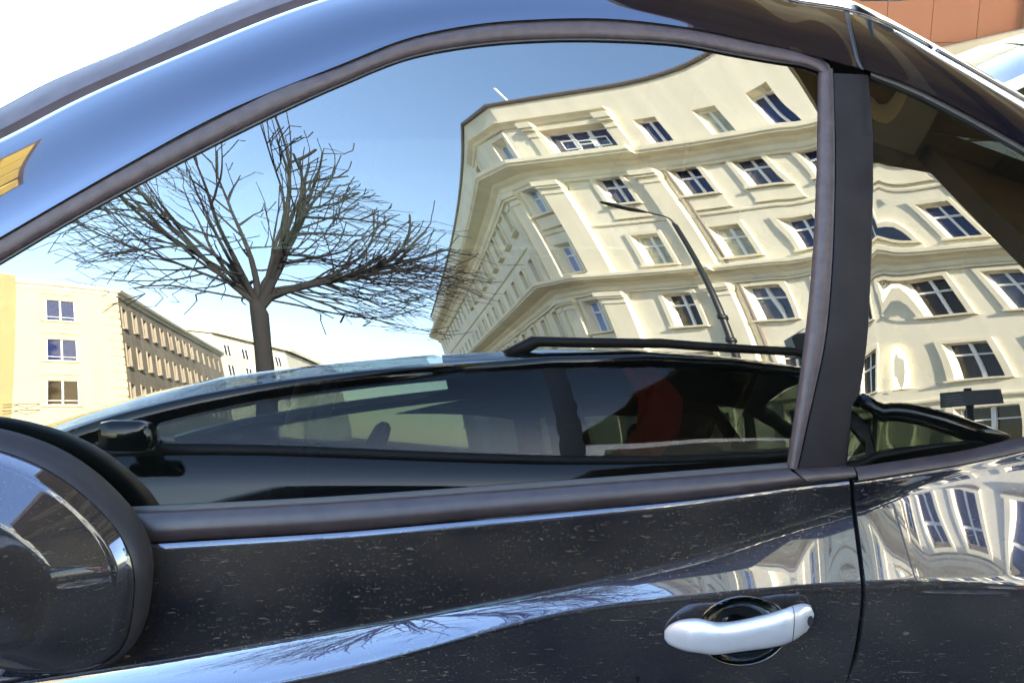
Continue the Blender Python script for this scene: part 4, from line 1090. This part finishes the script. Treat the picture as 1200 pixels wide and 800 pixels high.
# cabin, far side and the rest of the body so that the car is closed
mb = MB(); mb.box(-1.0, 1.3, 1.16, 2.72, .30, .34); mb.box(-1.04, -1.0, 1.16, 2.72, .30, .95); mb.box(1.3, 1.34, 1.2, 2.72, .3, 1.30)
mb.box(-1.0, 1.3, 2.70, 2.74, .34, .96)
mb.box(-.74, .95, 1.105, 1.14, .46, .93)
mb.build('cabin_lining', INTERIOR, near)
mb = MB(); mb.grid([[(p[0], y, p[2] - .02 - .5 * max(0, p[0] - .45) * 0) for y in (p[1] + .01, p[1] + .1, 2.0, 2.48)] + [(p[0], 2.60, p[2] - .12)] for p in ro]); mb.grid([[(x, 2.70 - .16 * t, .96 + .5 * t - .35 * max(0, x - .5) * t) for t in (0, .5, 1)] for x in (.36, .8, 1.3)]); mb.tube([(-.1, 2.5, 1.46), (.3, 2.52, 1.46), (.6, 2.5, 1.36), (.9, 2.55, 1.2)], .04, 8)
mb.tube([(-1.0, 2.70, .96), (-.5, 2.6, 1.3), (-.1, 2.5, 1.46)], .04, 8); mb.tube([(.35, 2.72, .96), (.38, 2.52, 1.46)], .06, 8)
mb.grid([[(x, 2.722 - .2 * (z - .96) / .5, z) for z in (min(1.26, zt - .02), zt)] for x, zt in ((-1.3, 1.05), (-.95, 1.29), (-.6, 1.44), (-.35, 1.51), (-.1, 1.53), (.37, 1.52))])
mb.build('headlining_blockers', INTERIOR, near)  # lining plus dark sheets added over the far windows to block outside light
mb = MB(); mb.grid([[(x, 2.72 - .2 * t, .96 + .5 * t) for t in (-.1, .62)] for x in (-1.9, -.95, .37)]); mb.build('far_window', GLASS_REAR, near)
mb = MB(); mb.bevbox(-.98, -.42, 1.20, 2.68, .62, .955, .07); auto_smooth(mb.build('dashboard', INTERIOR, near), 60)
mb = MB(); mb.tube([(-.30 + .05 * math.sin(a), 1.56 + .18 * math.cos(a), .93 + .17 * math.sin(a)) for a in np.linspace(0, 2 * math.pi, 30)], .016, 8); mb.build('steering_wheel', RUBBER, near, smooth=True)
for y in (1.56, 2.3):
    mb = MB(); mb.bevbox(-.15, .38, y - .25, y + .25, .42, .58, .06)
    B = Matrix.Translation((.36, y, .5)) @ Matrix.Rotation(R(18), 4, 'Y')
    mb.bevbox(-.07, .07, -.25, .25, 0, .56, .06, B); mb.bevbox(-.05, .05, -.13, .13, .59, .76, .045, B)
    auto_smooth(mb.build('front_seat', SEATCLOTH, near), 60)
mb = MB(); mb.bevbox(.95, 1.2, 1.3, 2.6, .42, 1.0, .08); auto_smooth(mb.build('rear_seat', SEATCLOTH, near), 60)
mb = MB(); mb.box(-2.0, 1.3, 2.765, 2.80, .25, .97); mb.box(1.345, 1.9, 1.25, 2.78, .30, 1.02); mb.box(-2.0, -1.045, 1.22, 2.76, .30, .90); mb.box(-.8, .95, 1.12, 2.74, .20, .299)
mb.build('far_body', PAINT_DARK, near)
for x in (-1.45, 1.15):
    w = MB(); pr = [(.20, .06), (.27, .095), (.30, .085), (.31, .0), (.30, -.085), (.20, -.09)]
    w.grid([[(x + r * math.cos(a), 1.17 - o, .31 + r * math.sin(a)) for r, o in pr] for a in np.linspace(0, 2 * math.pi, 33)[:-1]], closed_u=True); w.build('wheel', RUBBER, near, smooth=True)
